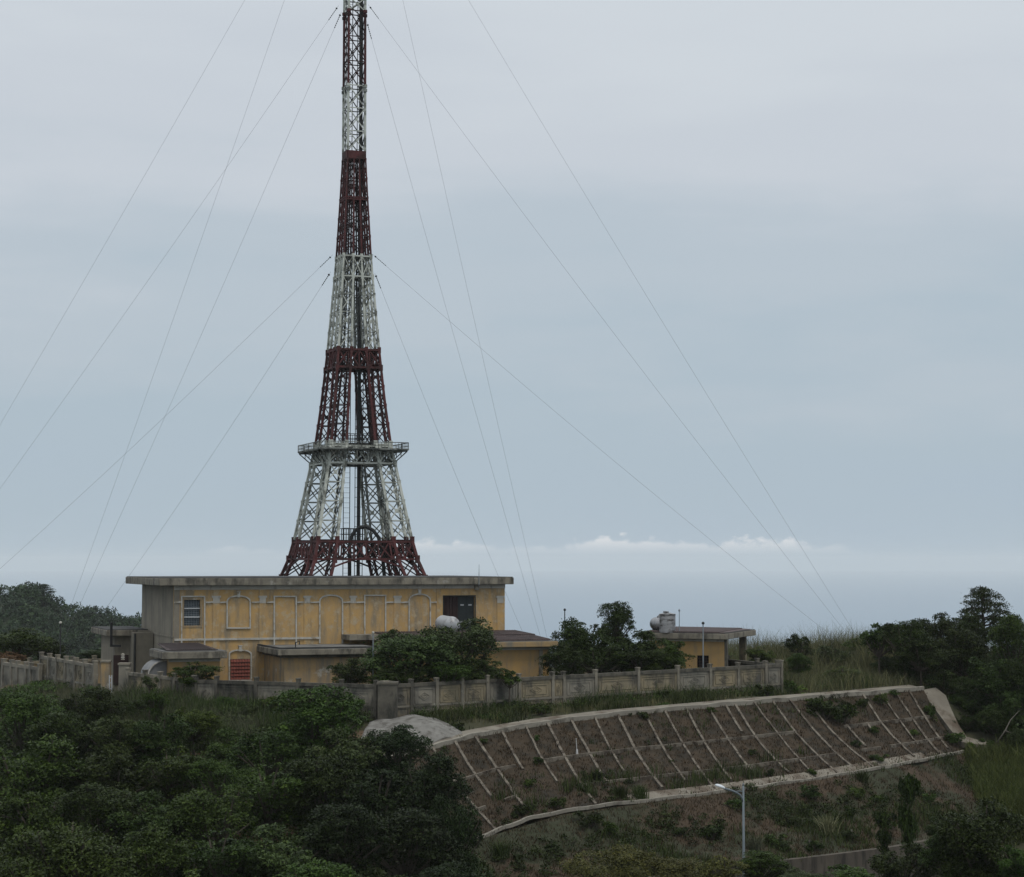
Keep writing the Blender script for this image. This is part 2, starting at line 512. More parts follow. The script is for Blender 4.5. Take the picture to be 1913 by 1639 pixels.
#@@TERRAIN
# ------------------------------------------------------------------ terrain
UP = [((700, 1430, 105.0), (812, 1608, 95.8)), ((760, 1408, 107), (868, 1580, 98.2)), ((808, 1398, 108.5), (930, 1553, 100)), ((885, 1376, 110.5), (998, 1528, 101.5)),
      ((1021, 1352, 113.5), (1115, 1508, 104)), ((1152, 1336, 116.5), (1250, 1493, 107.3)), ((1278, 1325, 119.5), (1378, 1478, 110.6)),
      ((1403, 1314, 123), (1525, 1457, 114.9)), ((1500, 1306, 126), (1630, 1439, 118.5)), ((1608, 1298, 129.5), (1712, 1424, 122.3)),
      ((1724, 1287, 133.5), (1800, 1405, 129.5))]
LOW = [((830, 1600, 96.5), (840, 1690, 92)), ((895, 1568, 99), (930, 1665, 94)), ((1050, 1522, 102.5), (1150, 1650, 96)), ((1195, 1499, 106), (1290, 1632, 98.5)),
       ((1340, 1483, 109.5), (1440, 1612, 101.5)), ((1466, 1466, 113), (1560, 1598, 104.5)), ((1590, 1446, 117), (1660, 1585, 108)),
       ((1680, 1432, 120.5), (1740, 1570, 111)), ((1800, 1405, 129.5), (1830, 1525, 120))]
UPW = [(P(*a), P(*b)) for a, b in UP]
LOWW = [(P(*a), P(*b)) for a, b in LOW]
TOPL = [a for a, b in UPW]
BERM = [b for a, b in UPW]
FOOT = [b for a, b in LOWW]


def along(pl, t):
    """point at parameter t in 0..1 (by index) of a polyline"""
    x = max(0.0, min(1.0, t)) * (len(pl) - 1)
    i = min(int(x), len(pl) - 2)
    return pl[i].lerp(pl[i + 1], x - i)


def t_for_px(pl, px):
    lo, hi = 0.0, 1.0
    for _ in range(40):
        m = (lo + hi) / 2
        p = along(pl, m)
        x = CX + F * p.x / p.y * CP          # close enough for sorting along the line
        if x < px:
            lo = m
        else:
            hi = m
    return (lo + hi) / 2


def strip(name, tops, bots, mat, nt_, nw, rough, sag, kind='structure', seed=1):
    rg = np.random.default_rng(seed)
    v = []
    ph = rg.uniform(0, 6, 8)
    for i in range(nt_ + 1):
        a, b = along(tops, i / nt_), along(bots, i / nt_)
        for j in range(nw + 1):
            s = j / nw
            p = a.lerp(b, s)
            e = math.sin(math.pi * s)
            dz = rough * (math.sin(p.x * 1.3 + ph[0]) * math.sin(p.y * 1.1 + ph[1]) + 0.6 * math.sin(p.x * 3.1 + ph[2] + p.y * 2.3)) * min(1, 4 * e) + rg.normal(0, rough * 0.35) * min(1, 3 * e)
            v.append((p.x, p.y, p.z - sag * e + dz))
    f = [(i * (nw + 1) + j, i * (nw + 1) + j + 1, (i + 1) * (nw + 1) + j + 1, (i + 1) * (nw + 1) + j) for i in range(nt_) for j in range(nw)]
    o = mesh_np(name, v, f, mat, smooth=True)
    tag(o, kind=kind)
    return o, np.array(v), f


SAG = 0.35
emb_u, vu, fu = strip('embankment', TOPL, BERM, M['soil_upper'], 150, 36, 0.05, SAG, seed=3)
emb_l, vl, fl = strip('lower_embankment', [a for a, b in LOWW], FOOT, M['soil_lower'], 120, 40, 0.09, 0.2, seed=4)

ZG = -9.0
ctrl = []


def C3(*ps):
    for p in ps:
        ctrl.append(Vector(p))


def dn(p, d):
    return Vector((p.x, p.y, p.z - d))


C3(*[dn(p, 0.30) for p in TOPL])
C3(*[dn(p, 0.75) for p in BERM])
C3(*[dn(along(TOPL, i / 10).lerp(along(BERM, i / 10), 0.5), 1.1) for i in range(11)])
C3(*[dn(a.lerp(b, 0.5), 0.8) for a, b in LOWW])
C3(*[dn(p, 0.5) for p in FOOT])
NRM = Vector((0.64, -0.77, 0))                      # down the embankment, seen from above
ROADZ = -17.45
for p in FOOT:
    q = p + NRM * 0.15
    C3((q.x, q.y, ROADZ - 0.05))
    q = p + NRM * 7.5
    C3((q.x, q.y, ROADZ - 0.05))
    q = p + NRM * 14
    C3((q.x, q.y, ROADZ - 2.5))
# shelf uphill of the top beam, then the walled yard
for a, dz in zip(TOPL[1:], (0.25, 0.3, 0.3, 0.3, 0.25, 0.2, 0.2, 0.2, 0.2, 0.2)):
    q = a - NRM * 2.0
    C3((q.x, q.y, a.z + dz - 0.1))
W_CORNER = P(722, 1345, 114)
W_RIGHT = P(1456, 1300, 130)
W_GATE_R = P(232, 1302, 121)
W_GATE_L = P(196, 1299, 123)
W_LEFT = P(82, 1286, 132)
W_FAR = P(11, 1280, 133)
C3(W_CORNER, W_CORNER.lerp(W_RIGHT, .5), W_RIGHT, W_GATE_R, W_GATE_L, W_LEFT, W_FAR)
C3((-25, 130, -8.6), (-25, 145, -8.8), (-5, 140, -9), (-12, 152, -9.2), (-12, 166, -9.6), (8, 145, -8.9), (16, 140, -8.7), (-30, 150, -9.5))
# tall-grass ridge on the right
C3((24, 137, -8.6), (30, 146, -7.2), (22, 149, -7.2), (40, 148, -7.6), (34, 139.5, -9.1), (45, 138, -10.0), (14, 156, -7.4), (18, 152, -7.2), (28, 157, -7.3), (10, 158, -7.8))
C3(P(1760, 1310, 136), P(1850, 1345, 134), P(1913, 1345, 134), P(2050, 1340, 136), P(1830, 1398, 130), P(1913, 1410, 128.5), P(2050, 1430, 126))
C3(P(1913, 1512, 121.5), P(2050, 1520, 119))
# falling away behind
C3((-12, 182, -16), (20, 175, -15), (45, 168, -13), (60, 160, -12), (-40, 172, -22), (-60, 150, -20), (90, 165, -20))
C3((0, 230, -50), (60, 220, -45), (-60, 220, -60), (120, 220, -60))
# left slope under the trees
C3((-26, 117, -9.4), (-18, 113, -9.6), (-9, 109, -10.2), (-30, 108, -12), (-18, 104, -12.5), (-8, 101, -13.5), (-26, 95, -16.5), (-14, 93, -17), (-4.5, 95, -16.2))
C3((-30, 84, -20), (-12, 83, -20.5), (0, 85, -20), (-30, 73, -23), (-5, 72, -23.5), (15, 80, -21), (-45, 115, -14), (-50, 95, -20), (-60, 75, -25))
# valley and the camera's own hillside
C3((0, 62, -25), (30, 70, -23), (60, 85, -22), (60, 105, -19), (40, 100, -18.8), (-40, 60, -26), (0, 40, -23), (40, 40, -24), (-40, 40, -24), (0, 12, -7), (30, 12, -8), (-30, 12, -8),
   (0, 3, -1.9), (0, -20, -1.8), (40, -20, -3), (-40, -20, -3), (90, 40, -30), (-90, 40, -30), (90, 100, -24), (-95, 110, -30))
C3((-400, -60, -90), (400, -60, -90), (-400, 700, -130), (400, 700, -130), (0, 420, -128), (-200, 100, -80), (220, 120, -80), (-150, 260, -115), (200, 260, -115), (0, -60, -6), (-150, -60, -40), (150, -60, -40))

res = delaunay_2d_cdt([Vector((p.x, p.y)) for p in ctrl], [], [], 0, 1e-4)
cv = []
for k, orig in enumerate(res[3]):
    cv.append(ctrl[orig[0]] if orig else Vector((res[0][k].x, res[0][k].y, -20)))
bvh_c = BVHTree.FromPolygons(cv, [list(f) for f in res[2]])


def axis(stops):
    out = [stops[0][0]]
    for (a, st), (b, _) in zip(stops, stops[1:]):
        n = max(1, round((b - a) / st))
        out += [a + (b - a) * i / n for i in range(1, n + 1)]
    return out


gx = axis([(-400, 40), (-120, 8), (-50, 1.1), (60, 8), (120, 40), (400, 1)])
gy = axis([(-60, 10), (0, 3), (60, 1.6), (95, 1.0), (150, 2.5), (190, 10), (260, 40), (700, 1)])
rg = np.random.default_rng(5)
gv = []
for y in gy:
    for x in gx:
        h = bvh_c.ray_cast(Vector((x, y, 500)), Vector((0, 0, -1)))[0]
        z = h.z if h else -130
        z += 0.06 * (math.sin(x * .9 + y * .7) + math.sin(x * .37 - y * 1.1 + 2)) + rg.normal(0, 0.03)
        gv.append((x, y, z))
nx = len(gx)
gf = [(j * nx + i, j * nx + i + 1, (j + 1) * nx + i + 1, (j + 1) * nx + i) for j in range(len(gy) - 1) for i in range(nx - 1)]
tag(mesh_np('ground', gv, gf, M['ground'], smooth=True), kind='structure')
allv = [Vector(p) for p in gv] + [Vector(p) for p in vu] + [Vector(p) for p in vl]
o1, o2 = len(gv), len(gv) + len(vu)
allf = [list(f) for f in gf] + [[o1 + i for i in f] for f in fu] + [[o2 + i for i in f] for f in fl]
BVH = BVHTree.FromPolygons(allv, allf)


def gz(x, y):
    h = BVH.ray_cast(Vector((x, y, 300)), Vector((0, 0, -1)))[0]
    return h.z if h else -20.0


def pick(px, py):
    """where the sight line through a photo pixel meets the terrain"""
    d = ray(px, py).normalized()
    h = BVH.ray_cast(d * 30, d)
    return h[0]


def drape(name, left, right, mat, kind='structure', thick=0.12, lift=0.05, n=120, follow=True):
    """slab with a real thickness between two edge lines"""
    m = MB()
    L = [along(left, i / n) for i in range(n + 1)]
    R = [along(right, i / n) for i in range(n + 1)]
    vs = []
    for a, b in zip(L, R):
        vs += [a + Vector((0, 0, lift)), b + Vector((0, 0, lift)), b + Vector((0, 0, lift - thick)), a + Vector((0, 0, lift - thick))]
    fs = []
    for i in range(n):
        q = i * 4
        fs += [(q, q + 1, q + 5, q + 4), (q + 1, q + 2, q + 6, q + 5), (q + 3, q, q + 4, q + 7)]
    fs += [(3, 2, 1, 0), (n * 4, n * 4 + 1, n * 4 + 2, n * 4 + 3)]
    m.add(vs, fs)
    return m


def offs(pl, d, dz=0.0, t0=0.0, t1=1.0, n=40):
    return [along(pl, t0 + (t1 - t0) * i / n) + NRM * d + Vector((0, 0, dz)) for i in range(n + 1)]


# sea out to the horizon
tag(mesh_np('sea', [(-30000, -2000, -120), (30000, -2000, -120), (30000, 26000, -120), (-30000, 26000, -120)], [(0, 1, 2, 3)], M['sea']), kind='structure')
# road round the foot of the slope
r0, r1 = offs(FOOT, 0.5), offs(FOOT, 6.5)
for p in r0 + r1:
    p.z = ROADZ
tag(drape('road', r0, r1, M['asphalt'], lift=0.03).build('road', M['asphalt']), kind='structure')
k0, k1 = offs(FOOT, 6.5), offs(FOOT, 6.8)
for p in k0 + k1:
    p.z = ROADZ
tag(drape('kerb', k0, k1, M['beam'], lift=0.15, thick=0.3).build('kerb', M['beam']), kind='structure')
# concrete path along the top of the slope and a drain path along the berm
pa, pb = offs(TOPL, -1.15, 0.16, 0.05), offs(TOPL, -0.18, 0.03, 0.05)
tag(drape('path', pa, pb, M['path'], lift=0.05).build('path', M['path']), kind='structure')
qa, qb = offs(BERM, -0.75, 0.36, 0.45, 0.97), offs(BERM, -0.15, 0.07, 0.45, 0.97)
tag(drape('berm_path', qa, qb, M['path'], lift=0.02).build('berm_path', M['path']), kind='structure')

fw = MB()
nF = 60
for i in range(nF):
    a, b = along(FOOT, .02 + .96 * i / nF) + NRM * 0.05, along(FOOT, .02 + .96 * (i + 1) / nF) + NRM * 0.05
    e = NRM * 0.35
    fw.hexa([Vector((a.x, a.y, ROADZ - .3)), Vector((a.x, a.y, ROADZ - .3)) + e, Vector((b.x, b.y, ROADZ - .3)) + e, Vector((b.x, b.y, ROADZ - .3)),
             a + Vector((0, 0, .12)), a + e + Vector((0, 0, .12)), b + e + Vector((0, 0, .12)), b + Vector((0, 0, .12))])
tag(fw.build('retaining_wall', M['foot_wall']), 'low stained concrete retaining wall at the foot of the lower slope', 'retaining wall')

# ---- concrete frame on the upper slope: top beam, bottom beam, ribs and cross beams
frame = empty('slope_frame', along(TOPL, .5), 'grid of pale concrete ribs and beams holding the brown upper slope', 'slope frame')


def surf_pt(t, s, lift=0.0):
    a, b = along(TOPL, t), along(BERM, t)
    p = a.lerp(b, s)
    return Vector((p.x, p.y, p.z - SAG * math.sin(math.pi * s) + lift))


def beam_on(fn, a, b, n, wd, ht, mb, jit=0.0, seed=0):
    rr = random.Random(seed)
    pts = [fn(a + (b - a) * i / n) for i in range(n + 1)]
    for p, q in zip(pts, pts[1:]):
        j = Vector((rr.uniform(-jit, jit), rr.uniform(-jit, jit), rr.uniform(-jit, jit) * .5))
        mb.bar(p + j, q + j * .6, wd, 0, ht)


for nm, pl, wd, ht, t0 in (('top_beam', TOPL, .25, .26, 0.05), ('bottom_beam', BERM, .17, .17, 0.04)):
    mb = MB()
    rr = random.Random(3)
    n = 90
    pts = []
    for i in range(n + 1):
        p = along(pl, t0 + (1 - t0) * i / n)
        pts.append(p + Vector((0, 0, 0.06 + 0.025 * math.sin(i * .9) + rr.uniform(-.015, .015))))
    for p, q in zip(pts, pts[1:]):
        mb.bar(p, q, wd, 0, ht)
    mb.build(nm, M['beam'], frame)
RIBS = [(808, 1), (850, .62), (886, .92), (937, .42), (982, .62), (1021, .98), (1065, .7), (1109, .6), (1152, .86), (1200, .8), (1238, .95), (1278, .86), (1319, .78),
        (1351, .3), (1369, .86), (1403, .97), (1438, 1), (1470, .92), (1500, 1), (1534, .66), (1573, .5), (1606, .92), (1637, .75), (1664, .95), (1690, .9)]
for k, (px, e) in enumerate(RIBS):
    t = t_for_px(TOPL, px)
    mb = MB()
    s0 = 0.0 if px not in (1534, 1573) else 0.35
    rr = random.Random(k)
    wv = rr.uniform(-.003, .003)
    beam_on(lambda s: surf_pt(t + wv * math.sin(4 * s), s, 0.02), s0, e, 9, .105 + .05 * rr.random(), .22, mb, .02, k)
    mb.build('rib', M['rib'], frame)
for s, spans in ((.37, ((.10, .33), (.36, .74), (.83, .99))), (.71, ((.10, .22), (.27, .30), (.40, .77), (.82, .86), (.88, .99)))):
    for a, b in spans:
        mb = MB()
        beam_on(lambda t: surf_pt(t, s, 0.05), a, b, max(3, int((b - a) * 60)), .15, .22, mb, .02, int(a * 100))
        mb.build('cross_beam', M['rib'], frame)

# sprayed concrete aprons at both ends of the slope
APL = [((1716, 1291, 133.7), (1748, 1285, 135)), ((1734, 1308, 133.2), (1767, 1300, 134.5)), ((1754, 1335, 132.2), (1777, 1325, 133.2)),
       ((1774, 1362, 131.2), (1790, 1353, 132)), ((1795, 1387, 130.2), (1806, 1377, 131)), ((1824, 1391, 129.8), (1830, 1384, 130.6)), ((1846, 1392, 129.6), (1849, 1388, 130.1))]
tag(drape('a', [P(*a) for a, b in APL], [P(*b) for a, b in APL], M['path'], thick=.35, lift=.02, n=60).build('concrete_apron', M['path'], smooth=False),
    'curved strip of pale concrete running down the right end of the gridded slope', 'apron')
mv, mf = [], []
TA = [P(*q) for q in ((690, 1352, 112.2), (735, 1344, 113), (775, 1339, 113.2), (812, 1343, 112.8), (838, 1355, 112), (862, 1371, 111.2))]
TB = [P(*q) for q in ((668, 1392, 107.5), (712, 1402, 107), (752, 1405, 107.2), (790, 1396, 108.6), (825, 1385, 109.8), (866, 1376, 110.8))]
na, nb = 40, 18
for i in range(na + 1):
    a, b = along(TA, i / na), along(TB, i / na)
    for j in range(nb + 1):
        p = a.lerp(b, j / nb)
        mv.append((p.x, p.y, p.z + 0.28 * math.sin(math.pi * j / nb) * math.sin(math.pi * i / na) + 0.05 * math.sin(p.x * 3 + p.y * 2) + .1))
for i in range(na):
    for j in range(nb):
        q = i * (nb + 1) + j
        mf.append((q, q + 1, q + nb + 2, q + nb + 1))
ap = mesh_np('concrete_mound', mv, mf, M['apron'], smooth=True)
tag(ap, 'low grey mound of sprayed concrete below the corner pillar of the wall', 'concrete mound')
md = ap.modifiers.new('thick', 'SOLIDIFY')
md.thickness = 0.5
#@@BUILDINGS
# ------------------------------------------------------------------ buildings
def holed_wall(mb, fr, s0, s1, t0, t1, z0, z1, holes, mi=0):
    """wall slab with rectangular openings (s0,s1,z0,z1 each)"""
    ss = sorted({s0, s1, *[h[0] for h in holes], *[h[1] for h in holes]})
    for a, b in zip(ss, ss[1:]):
        mid = (a + b) / 2
        cuts = sorted([(h[2], h[3]) for h in holes if h[0] < mid < h[1]])
        z = z0
        for c, d in cuts:
            if c > z:
                mb.box(a, b, t0, t1, z, c, fr, mi)
            z = d
        if z1 > z:
            mb.box(a, b, t0, t1, z, z1, fr, mi)


def roof_slab(fr, s0, s1, t0, t1, z0, z1, parent, name='roof_slab', top=None, mat=None):
    mb = MB()
    mb.box(s0, s1, t0, t1, z0, z1, fr)
    o = mb.build(name, mat or M['concrete'], parent, bevel=0.03)
    mb = MB()                                           # thin tarred edge / screed on top
    mb.box(s0 + .06, s1 - .06, t0 + .06, t1 - .06, z1 - .02, z1 + .05, fr)
    mb.build('roof_edge' if top is None else 'roof_top', top or M['roof_edge'], o)
    return o


A0 = P(325, 1150, 126)
MF = Frame(A0.x, A0.y, 20)
S1 = MF.s(943)
zt = MF.z(297, 1081, .55)
zb = MF.z(297, 1094.5, .55)
zg = -9.25
main = empty('main_building', MF.pt(S1 / 2, -6, zg), 'long two-storey ochre building with blind arches and a flat concrete roof', 'building')


def fp(px, py):
    return MF.hit(px, py, 0)


ws, wz1 = fp(344, 1121)
we, wz0 = fp(374, 1169)
ds, dz1 = fp(829, 1114.5)
de, dz0 = fp(887, 1182)
mb = MB()
holed_wall(mb, MF, 0, S1, -.3, 0, zg, zb, [(ws, we, wz0, wz1), (ds, de, dz0, dz1)])
mb.build('front_wall', M['yellow'], main)
mb = MB()
mb.box(0, .3, -12.1, -.3, zg, zb, MF)
mb.box(S1 - .3, S1, -12.1, -.3, zg, zb, MF)
mb.box(.3, S1 - .3, -12.1, -11.8, zg, zb, MF)
mb.box(-.05, 0, -12.1, -.02, MF.z(300, 1191, 0) - .05, MF.z(300, 1191, 0) + .05, MF)
mb.build('side_wall', M['side_grey'], main)
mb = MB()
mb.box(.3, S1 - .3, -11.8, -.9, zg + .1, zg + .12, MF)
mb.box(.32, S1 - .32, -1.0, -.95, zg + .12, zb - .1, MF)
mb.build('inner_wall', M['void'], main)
roof_slab(MF, MF.s(297, .55), MF.s(960, .55), -12.7, .55, zb, zt, main)
mb = MB()
bz0 = MF.z(400, 1102, .06)
mb.box(-.01, S1 + .01, 0, .06, bz0, zb - .003, MF)
mb.build('cornice_band', M['band'], main)


def mold(px_pts, wd=.088, name='wall_molding', mat=None, th=.08, parent=None):
    mb = MB()
    pts = [MF.pt(*((lambda q: (q[0], th / 2 + .002, q[1]))(fp(x, y)))) for x, y in px_pts]
    for p, q in zip(pts, pts[1:]):
        d = (q - p).normalized() * wd * .42
        mb.bar(p - d, q + d, wd, 0, th + .012 * random.random(), up=MF.n)
    return mb.build(name, mat or M['trim'], parent or main)


def arch(x0, x1, ysp, ytop, ybot, close, key, name='arch_molding'):
    xc, rx = (x0 + x1) / 2, (x1 - x0) / 2
    pts = [(x0, ybot), (x0, ysp)]
    for i in range(1, 12):
        a = math.pi * (1 - i / 12)
        pts.append((xc + rx * math.cos(a), ysp - (ysp - ytop) * math.sin(a) ** .85))
    pts += [(x1, ysp), (x1, ybot)]
    if close:
        pts.append((x0, ybot))
    o = mold(pts, name=name)
    if key:
        mb = MB()
        s, z = fp(xc, ytop)
        mb.box(s - .09, s + .09, .0, .10, z - .09, z + .24, MF)
        mb.box(s - .13, s + .13, .0, .12, z + .24, z + .30, MF)
        mb.build('keystone', M['trim'], o)
    return o


arch(424, 467, 1125, 1113.5, 1173.5, True, True)
arch(597, 639.5, 1124, 1112, 1201, False, False)
arch(764, 803.5, 1123, 1110, 1182, False, True)
mold([(339, 1208), (339, 1114.5), (382, 1114.5), (382, 1208)], name='rectangular_molding')
mold([(512, 1206), (512, 1114.5), (553, 1114.5), (553, 1206)], name='rectangular_molding')
mold([(681, 1186), (681, 1112.5), (720, 1112.5), (720, 1186)], name='rectangular_molding')
for a, b in ((326, 337), (385, 397), (412, 422), (471, 483), (498, 510), (556, 566), (581, 595), (642, 653), (666, 679), (722, 735), (750, 762), (806, 814)):
    mold([(a, 1125.5), (b, 1125)], wd=.09, name='impost_molding', mat=M['trim'] if (a // 7) % 3 else M['band'])
mold([(327, 1195.5), (597, 1192)], wd=.13, name='string_course')
mold([(641, 1190.5), (656, 1190)], wd=.13, name='string_course')
for a, b in ((397, 411), (484, 497), (568, 580), (654, 665), (736, 749), (928, 941)):
    mb = MB()
    sa, sb = fp(a, 1120)[0], fp(b, 1120)[0]
    z0, z1 = fp(a, 1300)[1], bz0 - .003
    mb.box(sa, sb, 0, .035, z0, z1, MF)
    o = mb.build('pilaster', M['yellow'], main)
    mb = MB()
    zc = fp(a, 1117)[1]
    mb.box(sa - .05, sb + .05, .0, .065, zc, zc + .13, MF)
    mb.box(sa + .02, sb - .02, .0, .05, zc - .35, zc - .003, MF)
    mb.build('capital', M['band'], o)
mb = MB()
s, _ = fp(318 + 8, 1115)
mb.box(.0, .35, 0, .03, zg, bz0 - .004, MF)
mb.build('corner_strip', M['side_grey'], main)
for x in (815, 929.5, 398, 484):
    mb = MB()
    s = fp(x, 1150)[0]
    mb.box(s - .012, s + .012, .0, .038, zg, bz0 - .01, MF)
    mb.build('expansion_joint', M['yellow_stained'], main)
# upstairs window with bars
win = MB()
win.box(ws, we, -.24, -.20, wz0, wz1, MF)
wo = win.build('window', M['glass'], main)
mb = MB()
for i in range(4):
    z = wz0 + (wz1 - wz0) * (i / 3)
    if 0 < i < 3:
        mb.box(ws, we, -.195, -.08, z - .04, z + .04, MF)
mb.build('transom', M['pale_metal'], wo)
mb = MB()
for i in range(1, 10):
    s = ws + (we - ws) * i / 10
    mb.box(s - .008, s + .008, -.19, -.17, wz0, wz1, MF)
for i in range(1, 12):
    z = wz0 + (wz1 - wz0) * i / 12
    mb.box(ws, we, -.168, -.155, z - .006, z + .006, MF)
mb.build('window_bars', M['steel'], wo)
mb = MB()
for (a, b, c, d) in ((ws - .12, we + .12, wz1 + .003, wz1 + .12), (ws - .12, we + .12, wz0 - .12, wz0 - .003), (ws - .12, ws - .003, wz0, wz1), (we + .003, we + .12, wz0, wz1)):
    mb.box(a, b, 0, .03, c, d, MF)
mb.build('window_surround', M['yellow_stained'], main)
# the upstairs doorway: shutter on the left, panelled door on the right
sm = fp(857.5, 1150)[0]
mb = MB()
k = 9
for i in range(k):
    a, b = ds + (sm - ds) * i / k, ds + (sm - ds) * (i + 1) / k
    mb.box(a, b - .02, -.28, -.20 - .03 * (i % 2), dz0, dz1, MF)
mb.build('shutter', M['door_maroon'], main)
mb = MB()
mb.box(sm, de, -.27, -.22, dz0, dz1, MF)
for i in range(2):
    a = sm + (de - sm) * (i / 2) + .07
    b = sm + (de - sm) * ((i + 1) / 2) - .07
    for j in range(2):
        c = dz0 + (dz1 - dz0) * j / 2 + .1
        d = dz0 + (dz1 - dz0) * (j + 1) / 2 - .1
        mb.box(a, b, -.22, -.19, c, d, MF)
do = mb.build('door', M['door_green'], main)
for y in (1130.5, 1162):
    for i in range(2):
        mb = MB()
        a = sm + (de - sm) * (i / 2) + .16
        b = sm + (de - sm) * ((i + 1) / 2) - .16
        z = fp(870, y)[1]
        mb.box(a, b, -.188, -.175, z - .045, z + .045, MF)
        mb.build('door_bar', M['pale_metal'], do)
mb = MB()
for a, b, c, d in ((ds - .06, ds - .002, dz0, dz1 + .07), (de + .002, de + .06, dz0, dz1 + .07), (ds - .002, de + .002, dz1 + .002, dz1 + .07)):
    mb.box(a, b, .0, .025, c, d, MF)
mb.build('door_frame', M['door_green'], main)
# downstairs arch with red tile infill
ao = arch(428, 469, 1223, 1214.5, 1271, False, True, 'arched_window')
mb = MB()
sa, za = fp(430, 1270.5)
sb, zc = fp(467, 1231)
mb.box(sa, sb, .004, .02, za, zc, MF)
mb.build('tile_back', M['door_maroon'], ao)
mb = MB()
rows, cols = 6, 7
for r in range(rows):
    for c in range(cols):
        a, b = sa + (sb - sa) * c / cols, sa + (sb - sa) * (c + 1) / cols
        z0, z1 = za + (zc - za) * r / rows, za + (zc - za) * (r + 1) / rows
        mb.hexa([MF.pt(a + .01, .02, z0), MF.pt(b - .02, .02, z0), MF.pt(b - .02, .11, z0 + .01), MF.pt(a + .01, .07, z0 + .01),
                 MF.pt(a + .01, .02, z1 - .03), MF.pt(b - .02, .02, z1 - .03), MF.pt(b - .02, .035, z1 - .03), MF.pt(a + .01, .03, z1 - .03)])
mb.build('tile_grille', M['tile_red'], ao)
mb = MB()
mb.box(sa - .12, sb + .12, .0, .12, za - .16, za - .003, MF)
mb.build('sill', M['trim'], ao)
# lamp box with a whip aerial on the fascia
wh = empty('whip_aerial', MF.pt(fp(890, 1098)[0], .6, zt - .4), 'thin whip aerial on a small bracket box at the right of the main roof', 'aerial')
mb = MB()
s, z = MF.hit(890.5, 1098, .15)
mb.box(s - .13, s + .13, .0, .26, z - .16, z + .16, MF)
mb.box(s - .10, s + .10, .26, .28, z - .12, z + .12, MF)
mb.build('bracket_box', M['panel_grey'], wh)
mb = MB()
s2 = MF.s(895, .65)
mb.tube([MF.pt(s + .1, .1, z + .05), MF.pt(s2, .62, z + .2), MF.pt(s2, .64, MF.z(895, 1055, .64))], [.03, .03, .012], 6)
mb.build('whip', M['steel'], wh)


def simple_block(fr, s0, s1, t0, t1, z0, z1, parent, mat, name='wall'):
    mb = MB()
    mb.box(s0, s1, t0, t1, z0, z1, fr)
    return mb.build(name, mat, parent)


# ---- annex on the left with a dark sheet roof
tA = 4.7
zA = MF.z(303, 1219, tA)
a0, a1 = MF.s(303, tA, 1220), MF.s(425, tA, 1220)
annA = empty('annex', MF.pt((a0 + a1) / 2, 2, zg), 'low ochre annex with a dark sheet roof at the left end of the main building', 'building')
simple_block(MF, a0 + .55, a1 - .35, .01, tA - .55, zg, zA - .38, annA, M['yellow_fresh'])
sA = roof_slab(MF, a0, a1, .012, tA, zA - .42, zA, annA, top=M['roof_flat'])
mb = MB()
mb.box(a0 + .7, a1 - .5, .015, tA - .6, zA - .5, zA - .38, MF)
mb.box(a0 + .5, a1 - .32, tA - .6, tA - .5, zA - .62, zA - .425, MF)
mb.build('eave_band', M['band'], annA)
mb = MB()
mb.hexa([MF.pt(a0 + .5, .2, zA + .32), MF.pt(a1 - .9, .2, zA + .32), MF.pt(a1 - .5, tA - .4, zA + .08), MF.pt(a0 + .35, tA - .5, zA + .08),
         MF.pt(a0 + .5, .2, zA + .36), MF.pt(a1 - .9, .2, zA + .36), MF.pt(a1 - .5, tA - .4, zA + .12), MF.pt(a0 + .35, tA - .5, zA + .12)])
for i in range(22):
    s = a0 + .6 + (a1 - a0 - 1.6) * i / 21
    mb.bar(MF.pt(s, .25, zA + .37), MF.pt(s + .1, tA - .5, zA + .13), .05)
mb.build('sheet_roof', M['tin_dark'], annA)
for t in (1.3, 2.9):
    mb = MB()
    mb.box(a0 + .50, a0 + .548, t - .35, t + .35, zA - 2.6, zA - 1.5, MF)
    mb.build('side_window', M['void'], annA)
mb = MB()                                               # curved canopy over the side door
ax, k = [], 9
for i in range(k):
    a = math.pi / 2 * i / (k - 1)
    ax.append((a0 + .54 - 1.15 * math.sin(a), zA - .55 - 1.0 * (1 - math.cos(a))))
for (p, q) in zip(ax, ax[1:]):
    mb.hexa([MF.pt(p[0], .6, p[1] - .04), MF.pt(p[0], 3.3, p[1] - .04), MF.pt(q[0], 3.3, q[1] - .04), MF.pt(q[0], .6, q[1] - .04),
             MF.pt(p[0], .6, p[1]), MF.pt(p[0], 3.3, p[1]), MF.pt(q[0], 3.3, q[1]), MF.pt(q[0], .6, q[1])])
mb.add([MF.pt(s, 3.28, z) for s, z in ax] + [MF.pt(a0 + .54, 3.28, ax[-1][1])], [tuple(range(k + 1))])
cn = mb.build('canopy', M['awning'], annA)
mb = MB()
for (p, q) in zip(ax, ax[1:]):
    mb.bar(MF.pt(p[0] - .02, 3.34, p[1]), MF.pt(q[0] - .02, 3.34, q[1]), .08)
mb.build('canopy_rim', M['trim'], cn)

